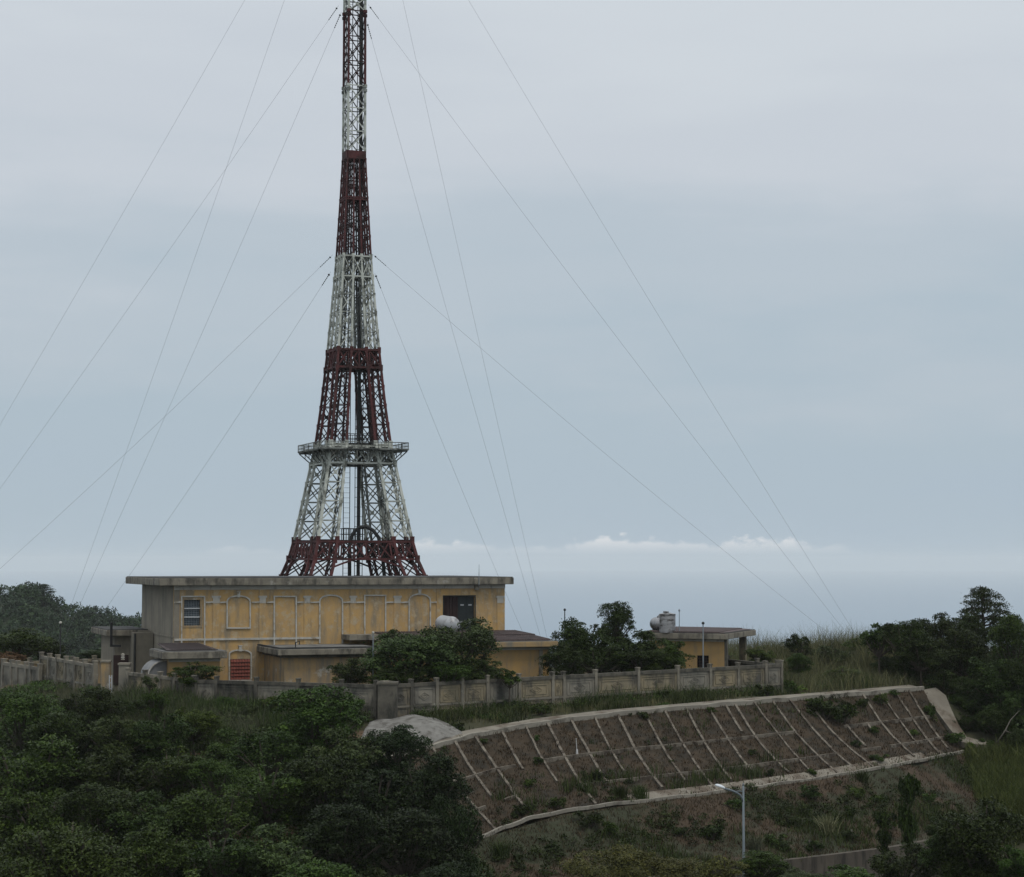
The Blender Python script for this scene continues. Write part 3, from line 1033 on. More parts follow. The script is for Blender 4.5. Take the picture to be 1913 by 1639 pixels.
# ---- middle annex with a flat grey roof
tB = 6.0
zB = MF.z(521, 1214, tB)
b0, b1 = MF.s(520, tB, 1215), MF.s(712, tB, 1215)
annB = empty('annex', MF.pt((b0 + b1) / 2, 3, zg), 'stained ochre annex with a flat grey roof, right of the red-tiled arch', 'building')
simple_block(MF, b0 + .5, b1 - .5, .01, tB - .5, zg, zB - .30, annB, M['yellow_stained'])
roof_slab(MF, b0, b1, .012, tB, zB - .36, zB, annB, top=M['roof_flat'])
mb = MB()
mb.box(b0 + .3, b1 - .3, .3, tB - .3, zB - .52, zB - .363, MF)
mb.build('eave_band', M['concrete_dark'], annB)
mb = MB()
for a, b, c, d in ((b0 + .05, b1 - .05, tB - .2, tB - .05), (b0 + .05, b0 + .2, .02, tB - .2)):
    mb.box(a, b, c, d, zB + .052, zB + .12, MF)
mb.build('roof_kerb', M['roof_edge'], annB)
mb = MB()
s = MF.s(552, 4.2, 1212)
mb.tube([MF.pt(s, 4.2, zB + .04), MF.pt(s, 4.2, zB + .35), MF.pt(s + .25, 4.2, zB + .42), MF.pt(s + .25, 4.2, zB + .22)], .04, 6)
mb.build('vent_pipe', M['steel_dark'], annB)

# ---- right annex with red sheet roof, running on past the end of the main building
tC = 7.0
zC = MF.z(1000, 1199, tC)
c0, c1 = MF.s(748, tC, 1200), MF.s(1043, tC, 1200)
annC = empty('annex', MF.pt((c0 + c1) / 2, 3, zg), 'ochre annex with rusty red sheet roofing at the right end of the main building', 'building')
simple_block(MF, c0 + .4, c1 - .45, .01, tC - .5, zg, zC - .3, annC, M['yellow_fresh'])
roof_slab(MF, c0, c1, .012, tC, zC - .34, zC, annC, top=M['roof_flat'], mat=M['yellow_stained'])
mb = MB()
mb.box(c0 + .45, c1 - .40, tC - .5, tC - .44, zC - .52, zC - .343, MF)
mb.build('eave_band', M['band'], annC)
mb = MB()
s = MF.s(1010, tC - .5, 1230)
mb.box(s - .12, s + .12, tC - .5, tC - .42, zg, zC - .53, MF)
mb.build('drip_stain_pilaster', M['concrete'], annC)
mb = MB()
se = MF.s(1026, tC - .5, 1200)
for i in range(2):
    t0, t1, z0, z1 = ((tC - .25, tC - 3.3, zC + .07, zC + .22), (tC - 3.0, .1, zC + .28, zC + .42))[i]
    mb.hexa([MF.pt(c0 + .3, t1, z1), MF.pt(se, t1, z1), MF.pt(se, t0, z0), MF.pt(c0 + .3, t0, z0),
             MF.pt(c0 + .3, t1, z1 + .05), MF.pt(se, t1, z1 + .05), MF.pt(se, t0, z0 + .05), MF.pt(c0 + .3, t0, z0 + .05)])
    for j in range(60):
        s = c0 + .35 + (se - c0 - .4) * j / 59
        mb.bar(MF.pt(s, t0 - .03, z0 + .06), MF.pt(s, t1 + .03, z1 + .06), .07)
mb.box(c0 + .5, se - .1, .3, tC - 3.0, zC + .052, zC + .2, MF)
mb.build('sheet_roof', M['tin'], annC)
mb = MB()
q0, q1 = MF.s(653, 2.0, 1190), c0 - .02
zq = MF.z(653, 1187, 2.0)
mb.box(q0, q1 + 1.5, .012, 2.0, zq - .32, zq, MF)
mb.build('side_slab', M['concrete'], annC)

# ---- wing behind on the far left
FE = Frame(*P(262, 1150, 134).xy, 20)
zE = FE.z(235, 1177, 0)
e0, e1 = FE.s(199, .6, 1180), .5
wingE = empty('rear_wing', FE.pt((e0 + e1) / 2, -3, zg), 'low grey rear wing with an overhanging slab roof left of the main building', 'building')
simple_block(FE, FE.s(214, 0, 1220), .4, -6, 0, zg, zE - .36, wingE, M['side_grey'])
roof_slab(FE, e0, e1, -6.5, .6, zE - .38, zE, wingE)
mb = MB()
s = FE.s(246, .9, 1220)
mb.box(s, s + 1.3, .0, 1.6, zg, FE.z(250, 1182, 1.6), FE)
mb.build('buttress', M['side_grey'], wingE)
mb = MB()
s = FE.s(226, .02, 1240)
mb.box(s - .5, s + .5, .002, .05, FE.z(226, 1280), FE.z(226, 1224), FE)
mb.build('doorway', M['door_maroon'], wingE)
mb = MB()
s = FE.s(252, 1.68, 1220)
mb.tube([FE.pt(s, 1.68, zg + .5), FE.pt(s, 1.68, FE.z(252, 1184, 1.7))], .07, 7)
mb.build('downpipe', M['steel_dark'], wingE)
mb = MB()
pL = [P(208, 1163, 132.2), P(208, 1206.5, 132.2), P(226, 1207, 132.2)]
mb.bar(pL[0], pL[1] + Vector((0, 0, -.06)), .16)
mb.bar(pL[1] + Vector((-.08, 0, 0)), pL[2], .14)
tag(mb.build('elbow_pipe', M['black_pipe']), 'black L-shaped pipe standing up beside the slab roof of the left rear wing', 'pipe')
mb = MB()
for i in range(4):
    q = P(229.5, 1233 - i * 3.1, 123.5)
    mb.lathe(q, (0, 0, 1), [(0, .05), (.01, .12), (.05, .12), (.07, .05), (.1, .05)], 10)
tag(mb.build('insulator_stack', M['trim']), 'small stack of white insulator discs beside the gate', 'insulator')

# ---- separate building on the right with tanks on its roof
Q = P(1354, 1200, 135)
DF = Frame(Q.x, Q.y, -21)
zD = DF.z(1350, 1184.5, .4)
d0, d1 = DF.s(1196, .4, 1185), DF.s(1356, .4, 1185)
bD = empty('outbuilding', DF.pt(-4, -4, zg), 'small ochre outbuilding with a flat roof and an open corner porch on the right', 'building')
sw0, zw0 = DF.hit(1302, 1248)
sw1, zw1 = DF.hit(1324, 1225)
mb = MB()
holed_wall(mb, DF, d0 + .5, -.02, -.25, 0, zg, zD - .41, [(sw0, sw1, zw0, zw1)])
mb.build('front_wall', M['yellow_fresh'], bD)
mb = MB()
mb.box(d0 + .5, -3.2, -7.3, -.25, zg, zD - .41, DF)
mb.build('rear_wall', M['yellow_stained'], bD)
mb = MB()
mb.box(-.02, .16, -.25, .03, zg, zD - .39, DF)
mb.build('corner_pillar', M['concrete_dark'], bD)
o = roof_slab(DF, d0, d1, -7.9, .4, zD - .38, zD, bD)
mb = MB()
mb.box(d0 + .3, -.05, -.28, .06, zD - .54, zD - .385, DF)
mb.build('eave_band', M['band'], bD)
tP = -7.5
s = DF.s(1388, tP, 1220)
mb = MB()
mb.box(s - .22, s + .22, tP - .22, tP + .22, zg, zD - .382, DF)
mb.build('porch_pillar', M['panel'], bD)
mb = MB()
zr = zD + .05
mb.hexa([DF.pt(d0 + .3, -7.7, zr + .02), DF.pt(d1 - .3, -7.7, zr + .02), DF.pt(d1 - .2, .2, zr), DF.pt(d0 + .3, .2, zr),
         DF.pt(d0 + .3, -6.0, zr + .16), DF.pt(d1 - .6, -6.0, zr + .12), DF.pt(d1 - .2, .2, zr + .03), DF.pt(d0 + .3, .2, zr + .05)])
for j in range(40):
    a = j / 39
    s = d0 + .35 + (d1 - d0 - .9) * a
    mb.bar(DF.pt(s, .18, zr + .05), DF.pt(s, -5.95, zr + .17 - .04 * a), .07)
mb.build('sheet_roof', M['tin'], bD)
mb = MB()
mb.box(sw0, sw1, -.2, -.16, zw0, zw1, DF)
wo = mb.build('window', M['void'], bD)
mb = MB()
for i in range(6):
    s = sw0 + (sw1 - sw0) * i / 5
    mb.box(s - .02, s + .02, -.155, -.12, zw0, zw1, DF)
for i in range(5):
    z = zw0 + (zw1 - zw0) * i / 4
    mb.box(sw0, sw1, -.118, -.09, z - .02, z + .02, DF)
mb.build('window_bars', M['door_maroon'], wo)

# tanks
tk = P(1247, 1182, 136.5)
ppm = F / 136.5
up_t = empty('water_tank', tk, 'upright stained steel water tank on the outbuilding roof', 'water tank')
mb = MB()
R_, H_ = 15.2 / ppm, 37 / ppm
prof = [(0, R_ * .98)]
for i in range(13):
    prof += [(.03 + H_ * .86 * i / 13, R_), (.03 + H_ * .86 * (i + .5) / 13, R_ * .975)]
prof += [(H_ * .88, R_ * 1.02), (H_ * .93, R_ * 1.03), (H_ * .96, R_ * .8), (H_, R_ * .3), (H_ + .02, .02)]
mb.lathe(tk, (0, 0, 1), prof, 32)
mb.build('shell', M['tank_steel'], up_t, smooth=False)
mb = MB()
mb.lathe(tk + Vector((-.1, 0, H_)), (0, 0, 1), [(0, .2), (.08, .2), (.1, .14)], 14)
mb.build('lid', M['tank_steel'], up_t)
for k in range(4):
    mb = MB()
    a = k * math.pi / 2 + .5
    q = tk + Vector((math.cos(a) * R_ * .8, math.sin(a) * R_ * .8, 0))
    mb.bar(q + Vector((0, 0, -.35)), q + Vector((0, 0, .02)), .1)
    mb.build('stand_leg', M['steel_dark'], up_t)
ht = P(1231, 1166, 138.2)
h_t = empty('water_tank', ht, 'horizontal steel water tank half hidden behind the upright stained one', 'water tank')
axv = Vector((.22, -.97, 0)).normalized()
mb = MB()
r = 12.2 / F * 138
prof = [(-.62, .05), (-.58, r * .55), (-.5, r * .85), (-.4, r)]
for i in range(9):
    prof += [(-.36 + 1.4 * i / 9, r), (-.36 + 1.4 * (i + .5) / 9, r * .975)]
prof += [(1.05, r), (1.15, r * .85), (1.22, r * .55), (1.25, .05)]
mb.lathe(ht - axv * .3, axv, prof, 28)
mb.build('shell', M['tank_steel'], h_t)
mb = MB()
mb.lathe(ht + Vector((0, 0, r - .02)), (0, 0, 1), [(0, .14), (.1, .14), (.1, .09), (.18, .05)], 12)
mb.build('inlet', M['tank_steel'], h_t)
for d in (-.35, .5):
    for g_ in (-1, 1):
        mb = MB()
        mb.bar(ht + axv * d + Vector((.35 * g_, .15 * g_, -r - .35)), ht + axv * d + Vector((.3 * g_, .1 * g_, -r * .7)), .08)
        mb.build('stand_leg', M['steel_dark'], h_t)
wt = P(839, 1167, 127.5)
w_t = empty('water_tank', wt, 'white horizontal water tank in front of the dark doorway, behind the big bush', 'water tank')
axv = Vector((.55, -.83, -.06)).normalized()
r = 15.4 / F * 127.5
mb = MB()
prof = [(-1.2, .05), (-1.15, r * .5), (-1.0, r * .85), (-.8, r)]
for i in range(5):
    prof += [(-.78 + 1.0 * i / 5, r), (-.78 + 1.0 * (i + .5) / 5, r * .985)]
prof += [(.26, r), (.27, r * 1.03), (.33, r * 1.03), (.34, r * .99)]
prof += [(.34 + .52 * math.sin(a), r * .99 * math.cos(a)) for a in [math.pi / 2 * i / 10 for i in range(1, 11)]]
mb.lathe(wt, axv, prof, 36)
mb.build('shell', M['tank_white'], w_t, smooth=True)
for d in (-.7, .2):
    for s_ in (-1, 1):
        mb = MB()
        q = wt + axv * d + Vector((.5 * s_, .5 * s_, 0))
        mb.bar(Vector((q.x, q.y, zC + .4)), q + Vector((0, 0, -r * .6)), .1)
        mb.build('stand_leg', M['steel_dark'], w_t)

# ------------------------------------------------------------------ boundary walls
def wall_run(label, base, top, posts, style, mats, big=(), end=True, group=None):
    """base/top: two (px,py,Y) ends of the foot and the head of the wall; posts: photo columns of its posts"""
    b0, b1 = P(*base[0]), P(*base[1])
    t0, t1 = P(*top[0]), P(*top[1])
    h0, h1 = t0.z, t1.z
    root = empty('boundary_wall', b0.lerp(b1, .5), label, 'wall', group)
    u = Vector((b1.x - b0.x, b1.y - b0.y, 0))
    ln = u.length
    u.normalize()
    n = Vector((u.y, -u.x, 0))

    def par(px):
        m = (px - CX) / F                                   # X = m * Y on the sight column
        return (m * b0.y - b0.x) / (u.x - m * u.y)

    def foot(d):
        return b0.lerp(b1, d / ln)

    def head(d):
        return h0 + (h1 - h0) * d / ln
    ds_ = [par(p) for p in posts]
    mp, mpan, mc = mats
    up = Vector((0, 0, 1))
    for i, d in enumerate(ds_):
        bigp = i in big
        wd = .46 if bigp else .20
        q, zt_ = foot(d), head(d)
        pr = .12 if bigp else .16
        mb = MB()
        a, c = u * wd / 2, n * (wd / 2 if bigp else .14)
        for (lo, hi, g) in ((q.z - .6, zt_ + pr, 1.0), (zt_ + pr + .001, zt_ + pr + .09, 1.18)):
            mb.hexa([Vector((q.x, q.y, lo)) + v * g for v in (-a + c, a + c, a - c, -a - c)] + [Vector((q.x, q.y, hi)) + v * g for v in (-a + c, a + c, a - c, -a - c)])
        mb.build('post', mp, root, bevel=.015)
    for i, (da, db) in enumerate(zip(ds_, ds_[1:])):
        da2, db2 = da + (.24 if i in big else .10), db - (.24 if (i + 1) in big else .10)
        pa, pb = foot(da2), foot(db2)
        za, zb_ = head(da2), head(db2)

        def slab(mb, fa, fb, f0, f1, th, out=0.0, mi=0):
            """fa..fb along the panel (0..1), f0..f1 as metres below the head"""
            P0, P1 = pa.lerp(pb, fa), pa.lerp(pb, fb)
            Z0, Z1 = za + (zb_ - za) * fa, za + (zb_ - za) * fb
            c, d = n * (out + th), n * out
            mb.hexa([Vector((P0.x, P0.y, Z0 - f1)) + c, Vector((P1.x, P1.y, Z1 - f1)) + c, Vector((P1.x, P1.y, Z1 - f1)) + d, Vector((P0.x, P0.y, Z0 - f1)) + d,
                     Vector((P0.x, P0.y, Z0 - f0)) + c, Vector((P1.x, P1.y, Z1 - f0)) + c, Vector((P1.x, P1.y, Z1 - f0)) + d, Vector((P0.x, P0.y, Z0 - f0)) + d])
        mb = MB()
        slab(mb, 0, 1, .20, 2.9, .08, -.04)
        if style != 'plain':
            L = (pb - pa).length

            def mark(cx, cz, rx, rz, wd):
                pts = [(cx - rx, cz), (cx, cz - rz), (cx + rx, cz), (cx, cz + rz)]
                for (x0, z0), (x1, z1) in zip(pts, pts[1:] + pts[:1]):
                    A = pa.lerp(pb, x0 / L) + n * .05
                    B = pa.lerp(pb, x1 / L) + n * .05
                    A.z, B.z = za + (zb_ - za) * x0 / L - z0, za + (zb_ - za) * x1 / L - z1
                    mb.bar(A, B, wd * .8, 0, .045, up=n)

            def rect(x0, x1, z0, z1, wd):
                pts = [(x0, z0), (x1, z0), (x1, z1), (x0, z1)]
                for (xa, c), (xb, d) in zip(pts, pts[1:] + pts[:1]):
                    A = pa.lerp(pb, xa / L) + n * .05
                    B = pa.lerp(pb, xb / L) + n * .05
                    A.z, B.z = za + (zb_ - za) * xa / L - c, za + (zb_ - za) * xb / L - d
                    mb.bar(A, B, wd * .8, 0, .045, up=n)
            hi, lo = .36, 1.18
            rect(.14, L - .14, hi, lo, .045)
            if L > 1.5:
                rect(.34, L - .34, hi + .14, lo - .14, .04)
            cx, cz = L / 2, (hi + lo) / 2
            if style == 'round':
                for k in range(12):
                    a, b = 2 * math.pi * k / 12, 2 * math.pi * (k + 1) / 12
                    A = pa.lerp(pb, (cx + .27 * math.cos(a)) / L) + n * .05
                    B = pa.lerp(pb, (cx + .27 * math.cos(b)) / L) + n * .05
                    A.z, B.z = za - cz + .27 * math.sin(a), za - cz + .27 * math.sin(b)
                    mb.bar(A, B, .045, 0, .05, up=n)
                mark(cx, cz, .14, .14, .05)
                rect(.14, L - .14, 1.45, 2.1, .045)
                mark(cx, 1.78, .22, .22, .05)
            else:
                mark(cx, cz, min(.42, L * .24), .22, .05)
                mark(cx, cz, min(.22, L * .12), .11, .05)
                rect(.14, L - .14, 1.42, 2.2, .045)
        mb.build('panel', mpan[(i * 7 + len(posts)) % len(mpan)] if isinstance(mpan, list) else mpan, root)
        mb = MB()
        slab(mb, -.01, 1.01, 0, .198, .24, -.12)
        mb.build('coping', mc, root)
        if style != 'plain':
            mb = MB()
            slab(mb, 0, 1, 1.24, 1.36, .13, -.03)
            mb.build('rail', mp, root)
    return root


WG = 'walls round the compound'
wall_run('right-hand boundary wall with diamond panels running back above the gridded slope', ((722, 1345, 114), (1456, 1300, 130)), ((722, 1279, 114), (1456, 1240.5, 130)),
         [722, 769, 816, 863, 910, 969, 1031, 1052, 1111, 1190, 1264, 1324, 1376, 1427, 1456], 'diamond', (M['concrete'], [M['panel'], M['panel_grey'], M['panel']], M['concrete_dark']), big=(0,), group=WG)
wall_run('dark mossy front boundary wall between the corner pillar and the stepped panels', ((370, 1322, 118.6), (709, 1345, 114.3)), ((370, 1270, 118.6), (709, 1279, 114.3)),
         [370, 408, 482, 560, 640, 704], 'diamond', (M['concrete_dark'], [M['panel_grey'], M['concrete_dark']], M['concrete_dark']), group=WG)
wall_run('short boundary wall with round medallions just right of the gate', ((243, 1304, 121), (368, 1320, 118.7)), ((243, 1256, 121), (368, 1270, 118.7)),
         [243, 275, 303, 330, 366], 'round', (M['concrete'], M['panel'], M['concrete']), group=WG)
wall_run('tall boundary wall of medallion panels stepping down to the left of the gate', ((82, 1286, 132), (184, 1298, 124)), ((82, 1226, 132), (184, 1243, 124)),
         [82, 97, 112, 128, 146, 163, 182], 'round', (M['concrete'], [M['panel_grey'], M['panel']], M['concrete']), group=WG)
wall_run('plain grey boundary wall at the far left edge of the compound', ((11, 1282, 134), (80, 1285, 131.5)), ((11, 1238, 134), (80, 1248, 131.5)),
         [11, 27, 38, 54, 63, 79], 'plain', (M['panel_grey'], M['panel_grey'], M['panel_grey']), group=WG)
wall_run('far boundary wall showing inside the compound behind the medallion wall', ((14, 1275, 138), (214, 1268, 150)), ((14, 1237, 138), (214, 1229.5, 150)),
         [14, 60, 100, 140, 180, 214], 'plain', (M['panel'], M['yellow_stained'], M['panel']), group=WG)
wall_run('short return of the boundary wall behind its right end', ((1357, 1285, 138), (1456, 1297, 130.8)), ((1357, 1231.5, 138), (1456, 1240.5, 130.8)),
         [1357, 1412, 1450], 'plain', (M['concrete_dark'], M['concrete_dark'], M['concrete_dark']), group=WG)


def pillar(px0, px1, pyt, pyb, Y, mat, label, capm, name='gate_pillar', cat='pillar'):
    a, b = P(px0, pyb, Y), P(px1, pyb, Y)
    zt_ = P(px0, pyt, Y).z
    root = empty(name, (a + b) / 2 + Vector((0, .3, 0)), label, cat)
    mb = MB()
    wd = b.x - a.x
    mb.box(a.x, b.x, Y, Y + wd, a.z - .5, zt_ - .12)
    mb.build('shaft', mat, root, bevel=.02)
    mb = MB()
    mb.box(a.x - .05, b.x + .05, Y - .05, Y + wd + .05, zt_ - .12, zt_)
    mb.build('cap', capm, root)
    return root


pillar(705, 741, 1275, 1347, 113.4, M['concrete_dark'], 'thick grey corner pillar where the two front boundary walls meet', M['concrete_dark'], 'corner_pillar')
pillar(188, 204, 1234, 1299, 123.2, M['yellow_stained'], 'flaking yellow gate pillar on the left of the opening', M['concrete'])
pillar(221, 240, 1239, 1303, 121.4, M['panel_grey'], 'square grey gate pillar on the right of the opening', M['concrete'])
mb = MB()
for x in (204.5, 208.5):
    mb.bar(P(x, 1298, 122.6), P(x, 1262, 122.6), .07)
for y in (1266, 1276, 1286, 1295):
    mb.bar(P(204.5, y, 122.6), P(208.5, y, 122.6), .05)
tag(mb.build('gate_leaf', M['pale_metal']), 'narrow pale metal gate leaf standing ajar in the wall opening', 'gate')


def thin_pole(px, pt, pb, Y, label, rr=.035, head=None, mat=None):
    b, t = P(px, pb, Y), P(px, pt, Y)
    root = empty('light_pole', b, label, 'pole')
    mb = MB()
    mb.tube([b - Vector((0, 0, .4)), t], [rr, rr * .8], 8)
    mb.build('shaft', mat or M['steel_dark'], root)
    mb = MB()
    mb.lathe(t - Vector((0, 0, .02)), (0, 0, 1), [(0, rr * 1.5), (.04, rr * 2.2), (.10, rr * 2.2), (.16, rr * 1.2)], 10)
    mb.build('lamp', head or M['trim'], root)
    return root


thin_pole(697, 1184, 1278, 117.5, 'slim pole with a small white top beside the big bush', .04, mat=M['steel'])
thin_pole(113, 1165, 1230, 140, 'slim dark pole with a white lamp behind the medallion wall', .05)
thin_pole(1055, 1141, 1190, 133, 'slim dark pole rising behind the trees near the red sheet roof', .04, M['steel_dark'])
thin_pole(1313.5, 1166, 1262, 129, 'slim grey pole in front of the outbuilding window', .045, M['steel_dark'], M['steel'])
thin_pole(1269, 1142, 1180, 136, 'short whip pole on the roof right beside the upright tank', .03, M['steel'], M['steel'])


# ---- street lamp
LY = 86
lt = P(1388.5, 1468, LY)
lb = Vector((lt.x, lt.y, gz(lt.x, lt.y)))
lamp = empty('street_lamp', lb, 'tall grey street lamp with one curved arm in front of the lower slope', 'street lamp')
mb = MB()
mb.tube([lb - Vector((0, 0, .3)), lb + (lt - lb) * .5, lt], [.075, .062, .046], 12)
mb.tube([lb - Vector((0, 0, .1)), lb + Vector((0, 0, .5))], .13, 12)
mb.build('pole', M['lamp_pole'], lamp, smooth=True)
mb = MB()
mb.tube([P(1388.5, 1499, LY), P(1387, 1492, LY), P(1383, 1486, LY), P(1376, 1481, LY), P(1366, 1477, LY), P(1352, 1473, LY)], .046, 8)
mb.tube([P(1388.5, 1479, LY), P(1380, 1478.5, LY), P(1373, 1479.5, LY)], .026, 6)
mb.tube([lt, lt + Vector((0, 0, .12))], [.045, .02], 8)
mb.build('arm', M['lamp_pole'], lamp, smooth=True)
mb = MB()
h0, h1 = P(1354, 1473.5, LY), P(1336, 1467, LY)
mb2 = (h1 - h0)
sv = Vector((0, 1, 0))
uv = mb2.normalized().cross(sv).normalized()
if uv.z < 0:
    uv = -uv
prof = [(0, .06, .05), (.15, .12, .08), (.45, .16, .10), (.85, .16, .085), (1, .09, .045)]
rings = []
for f_, wv, hv in prof:
    c = h0 + mb2 * f_
    rings.append([c + sv * wv * math.cos(a) + uv * (hv * math.sin(a) if math.sin(a) > 0 else .03 * math.sin(a)) for a in [2 * math.pi * k / 12 for k in range(12)]])
vs = [p for r_ in rings for p in r_]
fs = [(i * 12 + k, i * 12 + (k + 1) % 12, (i + 1) * 12 + (k + 1) % 12, (i + 1) * 12 + k) for i in range(4) for k in range(12)] + [tuple(range(12))[::-1], tuple(range(48, 60))]
mb.add(vs, fs)
mb.build('lamp_head', M['lamp_head'], lamp, smooth=True)

# ---- small things on the ground
ch0 = pick(706, 1346) or P(706, 1346, 112)
chair = empty('chair', ch0, 'small broken metal chair frame leaning by the corner pillar', 'chair')
mb = MB()
cx_ = [Vector((-.2, 0, 0)), Vector((.2, 0, 0))]
for c in cx_:
    mb.tube([ch0 + c + Vector((0, -.2, 0)), ch0 + c + Vector((.05, .02, .45)), ch0 + c + Vector((.1, .12, .85))], .028, 6)
    mb.tube([ch0 + c + Vector((0, .25, 0)), ch0 + c + Vector((.05, -.15, .45))], .028, 6)
for h, y in ((.85, .12), (.7, .1), (.45, .02), (.15, -.14)):
    mb.tube([ch0 + cx_[0] + Vector((.05 + h * .06, y, h)), ch0 + cx_[1] + Vector((.05 + h * .06, y, h))], .028, 6)
mb.build('chair_frame', M['pale_metal'], chair)
mb = MB()
mb.box(ch0.x - .16, ch0.x + .26, ch0.y - .15, ch0.y + .05, ch0.z + .44, ch0.z + .47)
mb.build('seat', M['panel_grey'], chair)
lp = pick(1116, 1314)
mb = MB()
rr = random.Random(4)
pv = []
for k in range(26):
    a, b = rr.uniform(0, 2 * math.pi), rr.uniform(0, 1)
    pv.append((math.cos(a) * .38 * b + .25 * b * 0, math.sin(a) * .2 * b, .04 + .16 * (1 - b) * rr.uniform(.4, 1)))
import bmesh
bm = bmesh.new()
for p in pv + [(x * 1.1, y * 1.1, -.05) for x, y, z in pv]:
    bm.verts.new(Vector(p) + lp)
bmesh.ops.convex_hull(bm, input=bm.verts)
me = bpy.data.meshes.new('plastic_bag')
bm.to_mesh(me)
bm.free()
me.materials.append(M['litter'])
lo_ = bpy.data.objects.new('plastic_bag', me)
col.objects.link(lo_)
tag(lo_, 'crumpled white plastic bag lying in the weeds below the right-hand wall', 'litter')
mp_ = pick(1078, 1408)
mb = MB()
mb.tube([mp_ - Vector((0, 0, .1)), mp_ + Vector((-.05, 0, .85))], [.03, .02], 6)
mb.lathe(mp_ + Vector((0, 0, -.02)), (0, 0, 1), [(0, .07), (.2, .05), (.26, .02)], 8)
tag(mb.build('marker_stake', M['litter']), 'thin white marker stake standing on the gridded upper slope', 'stake')
for px, py, lab in ((1512, 1588, 'small white-topped marker post at the foot of the lower slope, left one'), (1591, 1568, 'small pale marker post at the foot of the lower slope, right one')):
    q = pick(px, py)
    mb = MB()
    mb.bar(q - Vector((0, 0, .1)), q + Vector((0, 0, .42)), .06)
    mb.bar(q + Vector((0, 0, .425)), q + Vector((0, 0, .5)), .075)
    tag(mb.build('marker_post', M['panel_grey']), lab, 'post', 'marker posts at the foot of the slope')
#@@TOWER
# ------------------------------------------------------------------ lattice tower
TY = 152.0
TC = P(657.5, 1076, TY)
PSI = math.radians(20.5)
cps, sps = math.cos(PSI), math.sin(PSI)
TPX = F / TY


def tz(py):
    return P(657.5, py, TY).z


def interp(tab, x):
    if x <= tab[0][0]:
        return tab[0][1]
    for (a, b), (c, d) in zip(tab, tab[1:]):
        if x <= c:
            return b + (d - b) * (x - a) / (c - a)
    return tab[-1][1]


HW = [(-400, 22.0), (0, 22.5), (285, 23.4), (300, 24), (372, 28), (480, 35), (520, 38.5), (655, 51.5), (690, 55.5), (755, 63), (830, 74), (868, 83), (1004, 114), (1045, 126), (1076, 141), (1290, 185)]
BW = [(285, .50), (480, .74), (520, .82), (655, 1.02), (755, 1.06), (850, 1.22), (1004, 1.45), (1076, 1.55), (1290, 1.8)]


def ha(py):
    return interp(HW, py) / TPX / (cps + sps) - .04


def tp(x, y, py):
    return Vector((TC.x + x * cps - y * sps, TY + x * sps + y * cps, tz(py)))


def dirv(x, y):
    return Vector((x * cps - y * sps, x * sps + y * cps, 0))


def red_at(py):
    return (22 < py < 165) or (285 < py < 485) or (655 < py < 832) or py > 1009


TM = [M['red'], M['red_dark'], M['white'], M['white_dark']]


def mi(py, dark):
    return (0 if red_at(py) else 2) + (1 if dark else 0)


tower = empty('lattice_tower', Vector((TC.x, TY, zg)), 'tall red and white guyed lattice tower rising behind the long building', 'tower')


def xpanel(mb, A0, B0, A1, B1, py, wd, dark, nrm, horiz=True, plate=0.0):
    """cross bracing of the panel A0-B0 (low) to A1-B1 (high)"""
    m = mi(py, dark)
    mb.bar(A0, B1, wd, m, wd * .7, up=nrm)
    mb.bar(B0 + nrm * .02, A1 + nrm * .02, wd, m, wd * .7, up=nrm)
    if horiz:
        mb.bar(A1, B1, wd, m, wd * .7, up=nrm)
    if plate:
        c = (A0 + B0 + A1 + B1) / 4
        d = (B0 - A0).normalized()
        mb.bar(c - d * plate / 2, c + d * plate / 2, plate, m, wd * .5, up=nrm)


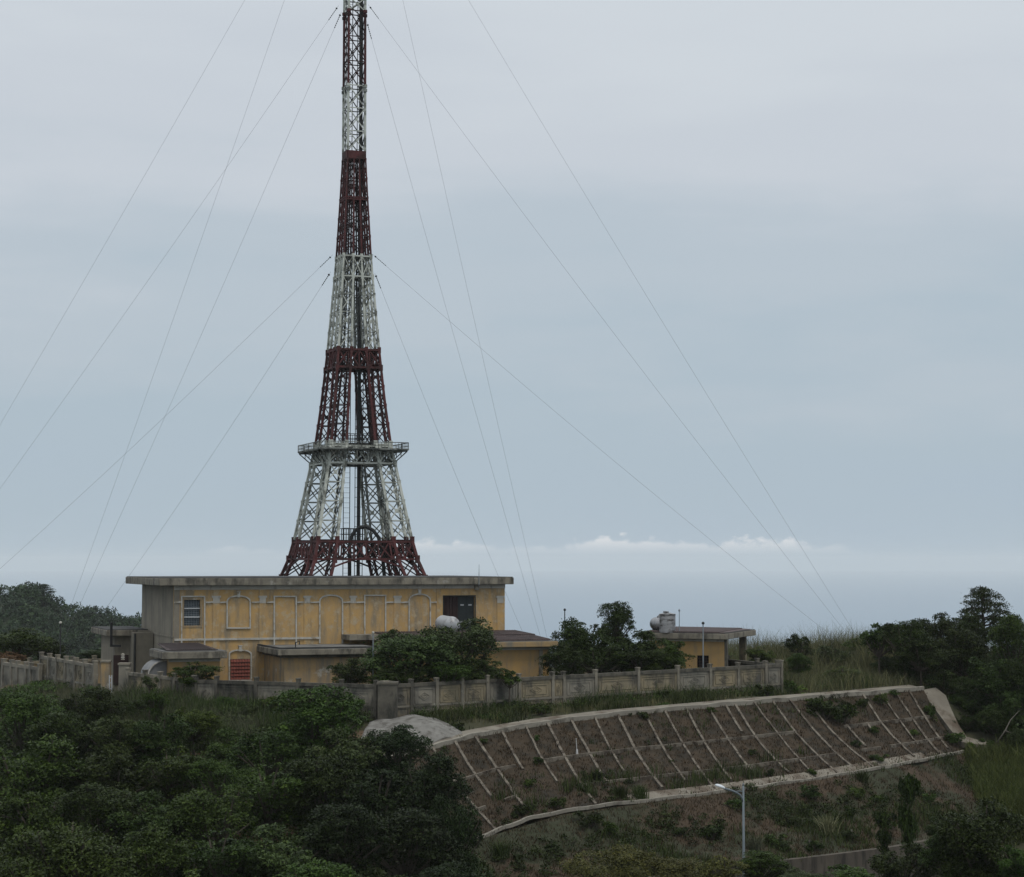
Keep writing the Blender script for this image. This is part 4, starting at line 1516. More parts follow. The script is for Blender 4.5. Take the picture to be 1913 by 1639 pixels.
LV = [300, 336, 372, 408, 444, 482, 520, 553, 587, 621, 657, 690, 725, 760, 795, 832, 868, 903, 938, 974, 1010, 1045, 1078, 1115, 1160, 1210, 1285]
for sx, sy in ((-1, -1), (1, -1), (-1, 1), (1, 1)):
    mb = MB()
    nx_, ny_ = dirv(sx, 0), dirv(0, sy)

    def ch(ox, oy, py):                                # chord: ox/oy 0 outer, 1 inner
        a, b = ha(py), interp(BW, py)
        return tp(sx * (a - ox * b), sy * (a - oy * b), py)
    for y0, y1 in zip(LV, LV[1:]):
        ym = (y0 + y1) / 2
        lo, hi = y1, y0
        t = interp([(300, .10), (480, .125), (655, .155), (1000, .195), (1285, .25)], ym)
        for ox, oy in ((0, 0), (1, 0), (0, 1), (1, 1)):
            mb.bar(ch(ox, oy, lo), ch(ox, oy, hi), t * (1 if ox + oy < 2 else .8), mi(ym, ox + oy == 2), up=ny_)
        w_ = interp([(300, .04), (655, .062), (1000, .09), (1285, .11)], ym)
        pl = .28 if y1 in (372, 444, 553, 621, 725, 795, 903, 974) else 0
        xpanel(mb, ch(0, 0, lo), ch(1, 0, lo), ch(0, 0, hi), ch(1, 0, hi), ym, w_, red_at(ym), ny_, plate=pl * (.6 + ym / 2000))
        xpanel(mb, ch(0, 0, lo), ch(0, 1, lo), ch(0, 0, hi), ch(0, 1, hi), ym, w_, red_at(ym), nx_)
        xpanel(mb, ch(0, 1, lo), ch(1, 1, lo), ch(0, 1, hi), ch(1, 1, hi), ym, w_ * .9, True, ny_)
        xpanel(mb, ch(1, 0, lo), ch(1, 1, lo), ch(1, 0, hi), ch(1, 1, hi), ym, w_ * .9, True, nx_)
        for ox, oy in ((0, 0), (1, 0), (0, 1)):        # gussets on the outer faces
            c = ch(ox, oy, hi)
            big = 1.3 if y0 in (482, 520, 657, 690, 832, 868, 1010, 1045) else 1.0
            g = t * 1.25 * (1.25 if big > 1 else 1)
            mb.bar(c + Vector((0, 0, -g * .7 * big)), c + Vector((0, 0, g * .7 * big)), g, mi(ym, False), t + .03, up=ny_)
    mb.build('leg', TM, tower)

FACES = [((-1, -1), (1, -1)), ((1, -1), (1, 1)), ((1, 1), (-1, 1)), ((-1, 1), (-1, -1))]


def ring(hi, lo, nseg, w_, beam, arches=False):
    mb = MB()
    ym = (hi + lo) / 2
    for (p, q) in FACES:
        outn = dirv((p[0] + q[0]) / 2, (p[1] + q[1]) / 2)
        far = outn.y > 0.2
        for inset in (0, 1):
            def fpnt(f_, py):
                a = ha(py)
                k = interp(BW, py) * inset
                x = p[0] + (q[0] - p[0]) * f_
                y = p[1] + (q[1] - p[1]) * f_
                # slide the inner truss inwards along the face normal only
                ux, uy = (p[0] + q[0]) / 2, (p[1] + q[1]) / 2
                return tp(x * a - ux * k, y * a - uy * k, py)
            d = inset == 1
            for py in (hi, lo):
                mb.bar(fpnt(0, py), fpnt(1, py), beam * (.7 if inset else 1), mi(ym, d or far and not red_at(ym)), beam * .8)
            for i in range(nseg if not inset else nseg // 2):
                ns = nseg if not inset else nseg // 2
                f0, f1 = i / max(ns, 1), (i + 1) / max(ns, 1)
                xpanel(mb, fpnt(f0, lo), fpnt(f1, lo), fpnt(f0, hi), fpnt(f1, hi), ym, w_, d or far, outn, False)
                mb.bar(fpnt(f1, lo), fpnt(f1, hi), w_ * 1.1, mi(ym, d), up=outn)
            if arches and not inset:                   # scalloped plates hanging from the ring
                b = interp(BW, lo) / (2 * ha(lo))
                f0, f1 = b, 1 - b
                for i in range(10):
                    A, B = f0 + (f1 - f0) * i / 10, f0 + (f1 - f0) * (i + 1) / 10
                    ya, yb = lo - 16 * math.sin(math.pi * (i / 10)) + 14, lo - 16 * math.sin(math.pi * ((i + 1) / 10)) + 14
                    mb.bar(fpnt(A, ya), fpnt(B, yb), w_ * 1.5, mi(ym, far), w_, up=outn)
    return mb.build('ring_truss', TM, tower)


ring(482, 520, 3, .06, .13)
ring(657, 690, 4, .075, .19)
ring(836, 868, 5, .08, .16)
ring(1013, 1045, 8, .085, .18, True)
ring(372, 376, 1, .04, .10)

# upper mast: four tubes, cross braces, small collars
mb = MB()
MV = [-345, -300, -257, -214, -171, -128, -85, -42, 0, 24, 72, 118, 163, 205, 248, 285]
for y0, y1 in zip(MV, MV[1:]):
    ym = (y0 + y1) / 2
    for sx, sy in ((-1, -1), (1, -1), (-1, 1), (1, 1)):
        a0, a1 = ha(y1) - .02, ha(y0) - .02
        mb.tube([tp(sx * a0, sy * a0, y1), tp(sx * a1, sy * a1, y0)], .095, 8, mi(ym, False))
        if y0 in (24, 163, -128):
            for k in range(2):
                q = tp(sx * a1, sy * a1, y0 + 3 + 8 * k)
                mb.lathe(q, (0, 0, 1), [(0, .16), (.22, .16)], 8, mi(ym, k == 1))
    for (p, q) in FACES:
        outn = dirv((p[0] + q[0]) / 2, (p[1] + q[1]) / 2)
        a0, a1 = ha(y1) - .02, ha(y0) - .02
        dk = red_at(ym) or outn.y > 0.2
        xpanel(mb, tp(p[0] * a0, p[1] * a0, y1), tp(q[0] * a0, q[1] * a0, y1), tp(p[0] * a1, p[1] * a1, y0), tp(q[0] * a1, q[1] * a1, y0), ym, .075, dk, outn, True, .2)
mb.build('mast', TM, tower)
mb = MB()
for (p, q) in FACES:
    outn = dirv((p[0] + q[0]) / 2, (p[1] + q[1]) / 2)
    a = ha(290)
    A, B = tp(p[0] * a, p[1] * a, 300), tp(q[0] * a, q[1] * a, 300)
    A1, B1 = tp(p[0] * a, p[1] * a, 285), tp(q[0] * a, q[1] * a, 285)
    o_ = outn * .06
    mb.hexa([A + o_, B + o_, B - o_, A - o_, A1 + o_, B1 + o_, B1 - o_, A1 - o_])
mb.build('collar_box', M['red'], tower)

# service platform with railing
plf = empty('platform', Vector((0, 0, 0)))
plf.parent = tower
PW = 107 / TPX / (cps + sps)
zp = 845
mb = MB()
HOLE = ha(840) - .05
for sx, sy, x0, x1, y0, y1 in ((0, 0, -PW, PW, -PW, -HOLE), (0, 0, -PW, PW, HOLE, PW), (0, 0, -PW, -HOLE, -HOLE, HOLE), (0, 0, HOLE, PW, -HOLE, HOLE)):
    z = tz(zp)
    c = [tp(x, y, zp) for x, y in ((x0, y0), (x1, y0), (x1, y1), (x0, y1))]
    mb.hexa(c + [v + Vector((0, 0, .09)) for v in c])
mb.build('deck', M['white_dark'], plf)
mb = MB()
cor = [(-PW, -PW), (PW, -PW), (PW, PW), (-PW, PW)]
for (x0, y0), (x1, y1) in zip(cor, cor[1:] + cor[:1]):
    for h, wd in ((.10, .10), (.34, .035), (.60, .06)):
        mb.bar(tp(x0, y0, zp) + Vector((0, 0, h)), tp(x1, y1, zp) + Vector((0, 0, h)), wd)
    for i in range(26):
        q = tp(x0 + (x1 - x0) * i / 26, y0 + (y1 - y0) * i / 26, zp)
        mb.bar(q + Vector((0, 0, .1)), q + Vector((0, 0, .6)), .055 if i % 6 == 0 else .022)
mb.build('railing', M['white_dark'], plf)
for (x0, y0), (x1, y1) in zip(cor, cor[1:] + cor[:1]):
    mb = MB()
    for f_ in (0, .2, .4, .6, .8):
        x, y = x0 + (x1 - x0) * f_, y0 + (y1 - y0) * f_
        k = ha(866) / PW
        mb.bar(tp(x * .98, y * .98, zp + 1), tp(x * k, y * k, 866), .07)
        mb.bar(tp(x * .98, y * .98, zp + 1), tp(x * k, y * k, zp + 2), .07)
        mb.bar(tp(x * (.98 + k) / 2, y * (.98 + k) / 2, zp + 1), tp(x * (.98 + k) / 2, y * (.98 + k) / 2, 855), .05)
    mb.build('bracket', M['white_dark'], plf)
# small inner rail above the platform and at the first landing
for (px0, px1, yt, yb) in ((634, 708, 812, 829), (636, 680, 988, 1009)):
    mb = MB()
    z0, z1 = tz(yb), tz(yt)
    xa, xb = (px0 - CX) / F * TY, (px1 - CX) / F * TY
    for yy in (TY - .9, TY + .9):
        for z in (z1, (z0 + z1) / 2):
            mb.bar((xa, yy, z), (xb, yy, z), .05)
        for i in range(11):
            x = xa + (xb - xa) * i / 10
            mb.bar((x, yy, z0), (x, yy, z1), .03)
    mb.box(xa, xb, TY - 1, TY + 1, z0 - .06, z0)
    mb.build('landing', M['steel_dark'], tower)
# ladder and cable duct up the middle
mb = MB()
xa, xb = (641 - CX) / F * (TY - .3), (653 - CX) / F * (TY - .3)
z0, z1 = zg, tz(-340)
dx = (659.5 - 657.5) / TPX
for x in (xa, xb):
    mb.bar((x, TY - .3, z0), (x + dx, TY - .3, z1), .055)
n = int((z1 - z0) / .38)
for i in range(n):
    z = z0 + (z1 - z0) * i / n
    k = dx * i / n
    mb.bar((xa + k, TY - .3, z), (xb + k, TY - .3, z), .022)
mb.build('ladder', M['steel_dark'], tower)
mb = MB()
xd = (669.5 - CX) / F * (TY + .2)
mb.bar((xd, TY + .2, zg), (xd + dx, TY + .2, tz(-340)), .17, 0, .24)
for k in (-.28, .3):
    mb.bar((xd + k, TY + .2, zg), (xd + k + dx, TY + .2, tz(-340)), .05)
for i in range(90):
    z = zg + (tz(-340) - zg) * i / 90
    mb.bar((xd - .32 + dx * i / 90, TY + .2, z), (xd + .34 + dx * i / 90, TY + .2, z), .035)
mb.build('cable_duct', M['steel_dark'], tower)
mb = MB()
pts = [(653, 1110), (653, 1020), (656, 1004), (663, 992), (673, 985), (684, 984), (697, 991), (707, 1004), (714, 1030), (718, 1076), (719, 1115)]
mb.tube([P(x, y, TY - 1.0) for x, y in pts], .14, 8)
mb.build('arched_pipe', M['steel_dark'], tower, smooth=True)

# guy wires
GW = [
    ('lowest guy wire to the left, from the middle of the tower', (622, 476, 'l'), (-165, 1205, 156)),
    ('middle guy wire to the far left, tied just below the top of the picture', (633, 10, 'l'), (-215, 1205, 156)),
    ('outermost guy wire on the left, leaving the top edge of the photo', (636, -315, 'l'), (-245, 1205, 156)),
    ('short guy wire sloping to the left-hand hill from the middle of the tower', (618, 508, 'f'), (195, 1137, 172)),
    ('steep guy wire sloping to the left-hand hill, middle one of three there', (638, 22, 'f'), (151, 1122, 172)),
    ('steepest guy wire on the left, leaving the top edge to the hill crest', (640, -315, 'f'), (136, 1118, 172)),
    ('lowest guy wire to the right, from mid tower down to the tall grass', (696, 475, 'r'), (1542, 1174, 147)),
    ('middle guy wire to the right, tied just below the top of the picture', (688, 9, 'r'), (1578, 1174, 147)),
    ('highest and outermost guy wire on the right, leaving the top edge of the photo', (686, -318, 'r'), (1594, 1174, 147)),
    ('short steep guy wire passing behind the right end of the main roof', (700, 510, 'b'), (977, 1178, 172)),
    ('steep guy wire on the right ending beside the pole in the trees', (685, 40, 'b'), (1008, 1180, 172)),
    ('steepest guy wire on the right, leaving the top edge beside the tower', (684, -310, 'b'), (1020, 1180, 172)),
]
for lab, (x0, y0, sd_), e in GW:
    A = P(x0, y0, TY + {'l': 0, 'r': -.5, 'f': .3, 'b': 1.2}[sd_])
    B = P(*e)
    B = A + (B - A) * 1.13
    root = empty('guy_wire', B, lab, 'guy wire', 'guy wires of the lattice tower')
    pts = [A.lerp(B, t / 24) - Vector((0, 0, .55 * math.sin(math.pi * t / 24))) for t in range(25)]
    mb = MB()
    mb.tube(pts, .0085, 5)
    mb.build('cable', M['wire'], root)
    mb = MB()
    d = (pts[1] - pts[0]).normalized()
    for k in range(7):
        mb.bar(A + d * (.25 + .17 * k), A + d * (.36 + .17 * k), .05 if k else .11)
    mb.build('insulator_string', M['steel_dark'], root)
#@@PLANTS
# ------------------------------------------------------------------ plants
def norm(a):
    return a / np.maximum(np.linalg.norm(a, axis=1, keepdims=True), 1e-6)


def leaves_np(pos, out, rg, L, wr=.5, up=.6, jit=.7, nrm=None):
    """one folded leaf (diamond, two triangles as a quad) per position"""
    n = len(pos)
    ax = norm(out * .55 + rg.normal(0, jit, (n, 3)) + np.array([0, 0, -.08]))
    nr = out * .85 + np.array([0, 0, up]) + rg.normal(0, .34, (n, 3))
    if nrm is not None:
        nr = nrm + rg.normal(0, .36, (n, 3))
    sd = norm(np.cross(nr, ax))
    nr = norm(np.cross(ax, sd))
    l = (L * rg.uniform(.6, 1.35, (n, 1)))
    wd = l * wr * rg.uniform(.7, 1.2, (n, 1))
    v = np.stack([pos - ax * l * .5, pos + sd * wd * .5 - nr * l * .08, pos + ax * l * .5 - nr * l * .10, pos - sd * wd * .5 - nr * l * .08], 1)
    f = np.arange(n * 4).reshape(n, 4)
    return v.reshape(-1, 3), f


def lobes_for(kind, rg):
    lb = []
    if kind == 'round':
        lb.append((np.zeros(3), .56, .9))
        for i in range(30):
            d = rg.normal(0, 1, 3)
            d[2] = d[2] * .9 + .12
            d /= np.linalg.norm(d)
            r = rg.uniform(.20, .38) if i < 14 else rg.uniform(.09, .18)
            lb.append((d * (1 - r * .8) * rg.uniform(.8, 1.06), r, .8))
    elif kind == 'loose':
        lb.append((np.array([0, 0, -.15]), .45, 1.0))
        for i in range(30):
            d = rg.normal(0, 1, 3)
            d[2] = d[2] * .9 + .02
            d /= np.linalg.norm(d)
            r = rg.uniform(.18, .34) if i < 15 else rg.uniform(.09, .17)
            lb.append((d * rg.uniform(.5, 1.0 - r * .5), r, .7))
    elif kind == 'fine':
        lb.append((np.zeros(3), .55, .7))
        for i in range(20):
            a = rg.uniform(0, 2 * math.pi)
            rr_ = rg.uniform(.2, .8)
            r = rg.uniform(.2, .34)
            lb.append((np.array([math.cos(a) * rr_, math.sin(a) * rr_, (1 - rr_ ** 2) * .75 - .15 + rg.uniform(-.15, .1)]), r, .5))
    elif kind == 'layered':
        for z, R_, n in ((.92, .12, 3), (.68, .45, 5), (.42, .62, 7), (.14, .80, 8), (-.14, .85, 9), (-.42, .80, 8), (-.68, .62, 6), (-.9, .4, 4)):
            for i in range(n):
                a = 2 * math.pi * (i + rg.uniform(-.35, .35)) / n
                q = R_ * rg.uniform(.45, 1.0)
                lb.append((np.array([math.cos(a) * q, math.sin(a) * q, z + rg.uniform(-.07, .07)]), rg.uniform(.24, .36), .30))
    elif kind == 'sparse':
        for i in range(16):
            d = rg.normal(0, 1, 3)
            d[2] = d[2] * .8
            d /= np.linalg.norm(d)
            lb.append((d * rg.uniform(.25, .85), rg.uniform(.14, .30), .7))
    elif kind == 'slender':
        for z, n, rr_ in ((.78, 7, .75), (.55, 3, .45), (.0, 4, .55), (-.3, 3, .5), (-.65, 2, .3)):
            for i in range(n):
                a = rg.uniform(0, 2 * math.pi)
                q = rr_ * rg.uniform(.15, .8)
                lb.append((np.array([math.cos(a) * q, math.sin(a) * q, z + rg.uniform(-.1, .1)]), rg.uniform(.28, .45), .34))
    elif kind == 'weed':
        for i in range(9):
            a = rg.uniform(0, 2 * math.pi)
            q = rg.uniform(.1, .75)
            lb.append((np.array([math.cos(a) * q, math.sin(a) * q, rg.uniform(-.4, .55) * (1 - q * .5)]), rg.uniform(.22, .4), .8))
    return lb


CROWNS = {}


def crown_proto(kind, seed, nleaf, L, wr=.5):
    rg = np.random.default_rng(seed)
    lb = lobes_for(kind, rg)
    tot = sum(r * r for _, r, _ in lb)
    V, Fc, T, off = [], [], [], 0
    for c, r, fl in lb:
        n = int(nleaf * r * r / tot)
        k = max(4, int(n / 34))
        # clumps (sprigs) on the skin of the lobe, some inside
        d = norm(rg.normal(0, 1, (k, 3)) + np.array([0, 0, .45]))
        rad = r * np.where(rg.random((k, 1)) < .25, rg.uniform(.3, .8, (k, 1)), rg.uniform(.82, 1.12, (k, 1)))
        cc = c + d * rad * np.array([1, 1, fl])
        ct = rg.normal(.5, .2, k)
        idx = rg.integers(0, k, n)
        sp = .30 * r + .035
        # every sprig is a shallow tilted spray of leaves
        ns = norm(d * .75 + np.array([0, 0, .75]) + rg.normal(0, .38, (k, 3)))
        t1 = norm(np.cross(ns, rg.normal(0, 1, (k, 3))))
        t2 = np.cross(ns, t1)
        g = rg.normal(0, 1, (n, 3)) * np.array([.70, .70, .16]) * sp * rg.uniform(.7, 1.3, k)[idx][:, None]
        pos = cc[idx] + t1[idx] * g[:, :1] + t2[idx] * g[:, 1:2] + ns[idx] * (g[:, 2:] - (g[:, :1] ** 2 + g[:, 1:2] ** 2) / (sp * 3.5))
        out = norm(d[idx] * .6 + norm(pos - cc[idx]))
        v, f = leaves_np(pos, out, rg, L, wr, nrm=ns[idx])
        V.append(v)
        Fc.append(f + off)
        off += len(v)
        T.append(np.repeat(np.clip(ct[idx] + rg.normal(0, .12, n), 0, 1), 4))
    o = mesh_np('crown', np.concatenate(V), np.concatenate(Fc), M['leaf_mid'], tone=np.concatenate(T))
    me = o.data
    bpy.data.objects.remove(o)
    mb = MB()                                           # limbs from the fork to every lobe
    rr = random.Random(seed)
    for c, r, fl in lb:
        c = Vector(c)
        a = Vector((0, 0, -.75)) if kind not in ('slender', 'layered') else Vector((0, 0, max(-.95, c.z - .25)))
        m_ = a.lerp(c, .5) + Vector((rr.uniform(-.08, .08), rr.uniform(-.08, .08), -.06))
        mb.tube([a, m_, c, c + (c - m_).normalized() * r * .6], [.035, .025, .014, .005], 5, cap=False)
    if kind in ('slender', 'layered'):
        mb.tube([(0, 0, -1), (.03, .02, -.3), (-.02, .02, .3), (0, 0, .85)], [.07, .055, .035, .01], 7)
    b = mb.build('branches', M['bark'])
    bme = b.data
    bpy.data.objects.remove(b)
    return me, bme


for kind, n, L, wr, seeds in (('round', 19000, .066, .5, (11, 12, 13, 14)), ('loose', 13500, .074, .52, (21, 22, 23)), ('fine', 17000, .054, .42, (31, 32)),
                              ('layered', 16000, .075, .35, (41,)), ('sparse', 4200, .10, .5, (51, 52)), ('slender', 5200, .15, .5, (61,)), ('weed', 1500, .19, .36, (71, 72, 73))):
    CROWNS[kind] = [crown_proto(kind, s, n, L, wr) for s in seeds]
mb = MB()
mb.tube([(0, 0, -.05), (.05, .02, .3), (-.03, .03, .65), (0, 0, 1.02)], [1.25, .9, .72, .6], 8, cap=False)
_t = mb.build('trunk', M['bark'])
TRUNK = _t.data
bpy.data.objects.remove(_t)
_cnt = {}


def place(px, py, rx, ry, Y, kind, mat, label, name='broadleaf_tree', cat='tree', group=None, seed=None, trunk=True, bark=None, ground=None, lean=0.0):
    c = P(px, py, Y)
    rm, rz = rx * Y / F, ry * Y / F
    g = gz(c.x, c.y) if ground is None else ground
    k = _cnt.get(kind, 0)
    _cnt[kind] = k + 1
    me, bme = CROWNS[kind][k % len(CROWNS[kind])]
    root = empty(name, (c.x, c.y, g), label, cat, group)
    rot = random.Random(px * 7 + py).uniform(0, 6.28)
    for nm, dat in (('crown', me), ('branches', bme)):
        o = bpy.data.objects.new(nm, dat)
        col.objects.link(o)
        o.parent = root
        o.location = (0, 0, c.z - g)
        o.rotation_euler = (0, 0, rot)
        o.scale = (rm, rm, rz)
        o.material_slots[0].link = 'OBJECT'
        o.material_slots[0].material = M[mat] if nm == 'crown' else M[bark or 'bark']
    h = c.z - rz * .72 - g
    if trunk and h > .25:
        o = bpy.data.objects.new('trunk', TRUNK)
        col.objects.link(o)
        o.parent = root
        s = max(.05, min(.16, rm * .055))
        o.scale = (s, s, h)
        o.material_slots[0].link = 'OBJECT'
        o.material_slots[0].material = M[bark or 'bark']
    return root


G1, G2, G3 = 'trees on the left-hand slope', 'trees at the right edge', 'trees inside the compound'
LEFT = [
    (45, 1326, 92, 48, 110, 'fine', 'leaf_mid', 'bright feathery-leaved tree below the plain grey wall at the far left'),
    (165, 1322, 62, 38, 111, 'round', 'leaf_dark', 'dark bushy tree right under the stepped medallion wall'),
    (118, 1372, 74, 42, 106, 'round', 'leaf_dark', 'dark rounded tree just below the bright feathery tree at far left'),
    (215, 1372, 66, 46, 105, 'loose', 'leaf_grey', 'grey-green loose tree downhill of the gate opening'),
    (292, 1312, 24, 28, 113, 'loose', 'leaf_mid', 'small upright young tree in front of the short medallion wall'),
    (362, 1352, 46, 34, 109, 'round', 'leaf_light', 'low light-green domed tree below the start of the dark mossy wall'),
    (302, 1376, 62, 42, 106, 'round', 'leaf_dark', 'dark dense tree left of the light-green dome'),
    (445, 1386, 58, 36, 105, 'loose', 'leaf_mid', 'loose mid-green tree below the dry grass in front of the mossy wall'),
    (62, 1432, 112, 54, 98, 'round', 'leaf_mid', 'broad bright-topped tree at the left edge, halfway down the slope'),
    (205, 1440, 84, 52, 98, 'loose', 'leaf_dark', 'dark ragged tree beside the broad tree of the left edge'),
    (318, 1440, 72, 48, 99, 'loose', 'leaf_mid', 'mid-green ragged tree in the centre of the left-hand woods'),
    (408, 1440, 78, 40, 98, 'fine', 'leaf_mid', 'spreading feathery tree in the middle of the left-hand woods'),
    (590, 1342, 92, 58, 104, 'round', 'leaf_mid', 'large full tree with lit green top under the mossy wall'),
    (505, 1408, 70, 50, 101, 'round', 'leaf_dark', 'dark tree at the lower left of the large full tree'),
    (650, 1405, 74, 60, 100, 'loose', 'leaf_grey', 'pale-leaved loose tree below the concrete mound'),
    (742, 1408, 64, 56, 101, 'round', 'leaf_deep', 'very dark tree whose spiky top reaches over the concrete mound'),
    (800, 1480, 74, 76, 95, 'round', 'leaf_deep', 'very dark tree overlapping the left end of the gridded slope'),
    (700, 1490, 86, 72, 93, 'loose', 'leaf_deep', 'dark loose tree with paler sprigs, left of the gridded slope'),
    (600, 1476, 82, 62, 94, 'round', 'leaf_dark', 'deep shaded round tree under the pale-leaved loose tree'),
    (498, 1480, 82, 56, 94, 'loose', 'leaf_mid', 'ragged green tree below the dark tree of the middle woods'),
    (404, 1520, 84, 56, 90, 'round', 'leaf_mid', 'rounded green tree below the spreading feathery one'),
    (296, 1518, 80, 54, 90, 'loose', 'leaf_dark', 'dark ragged tree right above the big pale feathery tree'),
    (186, 1512, 82, 50, 91, 'round', 'leaf_dark', 'dark round tree above the top of the big pale feathery tree'),
    (70, 1508, 84, 44, 91, 'loose', 'leaf_mid', 'mid-green tree on the left edge above the big pale feathery tree'),
    (112, 1590, 152, 66, 80, 'fine', 'leaf_mid', 'big pale feathery tree in the bottom left corner'),
    (292, 1602, 84, 58, 82, 'round', 'leaf_mid', 'round green tree at the bottom edge beside the big pale feathery tree'),
    (404, 1604, 80, 56, 82, 'loose', 'leaf_dark', 'dark ragged tree at the bottom edge, second right of the big pale feathery tree'),
    (522, 1585, 92, 60, 83, 'loose', 'leaf_grey', 'grey-green loose tree near the bottom edge with silvery sprigs'),
    (642, 1572, 88, 70, 84, 'round', 'leaf_deep', 'dark heavy tree near the bottom edge, left of the tallest dark pair'),
    (756, 1580, 92, 82, 86, 'round', 'leaf_deep', 'broad black-green tree at the bottom edge beside the lower berm'),
    (842, 1570, 54, 84, 89, 'round', 'leaf_deep', 'narrow black-green tree at the right end of the left-hand woods'),
    (590, 1652, 96, 46, 79, 'round', 'leaf_mid', 'tree top cut by the bottom edge below the grey-green loose tree'),
    (705, 1660, 90, 44, 79, 'loose', 'leaf_dark', 'dark tree top cut by the bottom edge, left of the broad black-green tree'),
    (836, 1655, 70, 40, 80, 'round', 'leaf_deep', 'dark tree top cut by the bottom edge at the right end of the woods'),
    (350, 1664, 96, 40, 76, 'loose', 'leaf_mid', 'green tree top cut by the bottom edge under the two ragged trees'),
]
for r_ in LEFT:
    px, py, rx, ry = r_[:4]
    r2 = max(ry, rx * .80)                              # fuller crowns that keep their tops
    place(px, py + (r2 - ry) * .9, rx * 1.08, r2, *r_[4:], group=G1)
place(279, 1274, 20, 17, 114, 'sparse', 'leaf_grey', 'half-bare grey shrub in front of the short medallion wall', 'sapling', 'tree', G1)
RIGHT = [
    (1690, 1196, 52, 44, 136, 'round', 'leaf_dark', 'dark tree at the left end of the right-hand woods'),
    (1642, 1196, 46, 44, 137, 'sparse', 'leaf_mid', 'thin open-branched tree leaning out over the tall grass'),
    (1745, 1192, 48, 48, 140, 'round', 'leaf_dark', 'tall dark round tree left of the layered pine-like tree'),
    (1836, 1150, 56, 50, 146, 'layered', 'leaf_dark', 'layered pine-like tree standing highest above the right-hand woods'),
    (1796, 1222, 56, 54, 138, 'round', 'leaf_dark', 'dark tree directly below the layered pine-like tree'),
    (1893, 1206, 52, 58, 136, 'round', 'leaf_mid', 'greener round tree at the right edge beside the layered tree'),
    (1852, 1268, 60, 46, 134, 'round', 'leaf_dark', 'dark tree in the middle of the right-hand woods'),
    (1764, 1272, 48, 32, 136, 'loose', 'leaf_grey', 'low grey-green loose tree in front of the dark right-hand trees'),
    (1893, 1326, 56, 52, 132, 'loose', 'leaf_dark', 'dark ragged tree above the pale fallen branch'),
    (1818, 1318, 46, 34, 134.5, 'loose', 'leaf_dark', 'low dark tree above the curved concrete apron'),
    (1706, 1252, 40, 26, 137, 'round', 'leaf_dark', 'low dark bush where the tall grass meets the right-hand woods'),
    (1906, 1392, 34, 34, 129, 'round', 'leaf_dark', 'small dark tree right of the fallen branch'),
    (1495, 1206, 36, 32, 141, 'sparse', 'leaf_dark', 'small spreading tree standing alone on the grassy skyline'),
    (1492, 1240, 27, 20, 132.5, 'round', 'leaf_mid', 'round green bush just right of the end of the boundary wall'),
]
for r_ in RIGHT:
    place(*r_, group=G2)
MID = [
    (760, 1229, 88, 58, 118.6, 'round', 'leaf_grey', 'big round bush in front of the middle annex, left half'),
    (862, 1220, 88, 66, 120, 'round', 'leaf_grey', 'taller big bush under the white tank, right half of the pair'),
    (652, 1254, 42, 36, 117.6, 'loose', 'leaf_grey', 'small airy bush left of the slim white-topped pole'),
    (725, 1268, 48, 14, 116.5, 'loose', 'leaf_mid', 'low bush between the slim pole and the corner pillar'),
    (362, 1260, 50, 25, 119.6, 'loose', 'leaf_mid', 'small leafy bush in front of the dark-roofed left annex'),
    (1085, 1208, 60, 54, 128.5, 'round', 'leaf_dark', 'round dark tree right of the red sheet roof'),
    (1150, 1168, 42, 44, 131, 'round', 'leaf_dark', 'tallest dark tree of the cluster left of the roof tanks'),
    (1170, 1214, 66, 52, 129, 'loose', 'leaf_dark', 'broad dark tree below the tallest one left of the roof tanks'),
    (1254, 1222, 42, 38, 128, 'loose', 'leaf_mid', 'loose green tree in front of the outbuilding below the tanks'),
    (1112, 1234, 72, 36, 127, 'round', 'leaf_dark', 'low dark bush along the right-hand wall below the tree cluster'),
    (1200, 1236, 54, 34, 127.5, 'loose', 'leaf_dark', 'low dark bush behind the right-hand wall near the outbuilding'),
    (952, 1268, 32, 24, 117.6, 'sparse', 'leaf_mid', 'straggling creeper hanging over the right-hand wall'),
    (28, 1212, 78, 40, 149, 'round', 'leaf_mid', 'round green tree beyond the plain wall at the far left'),
    (2, 1228, 44, 24, 146, 'loose', 'leaf_red', 'rust-tinged tree at the left edge beyond the wall'),
    (92, 1220, 36, 26, 152, 'round', 'leaf_dark', 'dark tree beyond the wall left of the slim dark pole'),
    (178, 1226, 42, 12, 156, 'round', 'leaf_dark', 'low dark tree showing over the far wall left of the rear wing'),
]
for r_ in MID:
    place(*r_, group=G3)
MID2 = [
    (755, 1266, 52, 24, 116.6, 'round', 'leaf_grey', 'low bush at the wall foot of the big bush pair, left one'),
    (836, 1262, 56, 26, 117.2, 'round', 'leaf_mid', 'low bush in the middle under the big bush pair'),
    (906, 1252, 44, 30, 118.6, 'loose', 'leaf_grey', 'drooping bush at the right end of the big bush pair'),
    (1056, 1236, 46, 36, 125.6, 'round', 'leaf_dark', 'low dark bush under the round dark tree beside the red sheet roof'),
    (1236, 1240, 42, 28, 127, 'round', 'leaf_mid', 'low green bush in front of the outbuilding wall'),
]
for r_ in MID2:
    place(*r_, name='bush', cat='bush', group=G3)
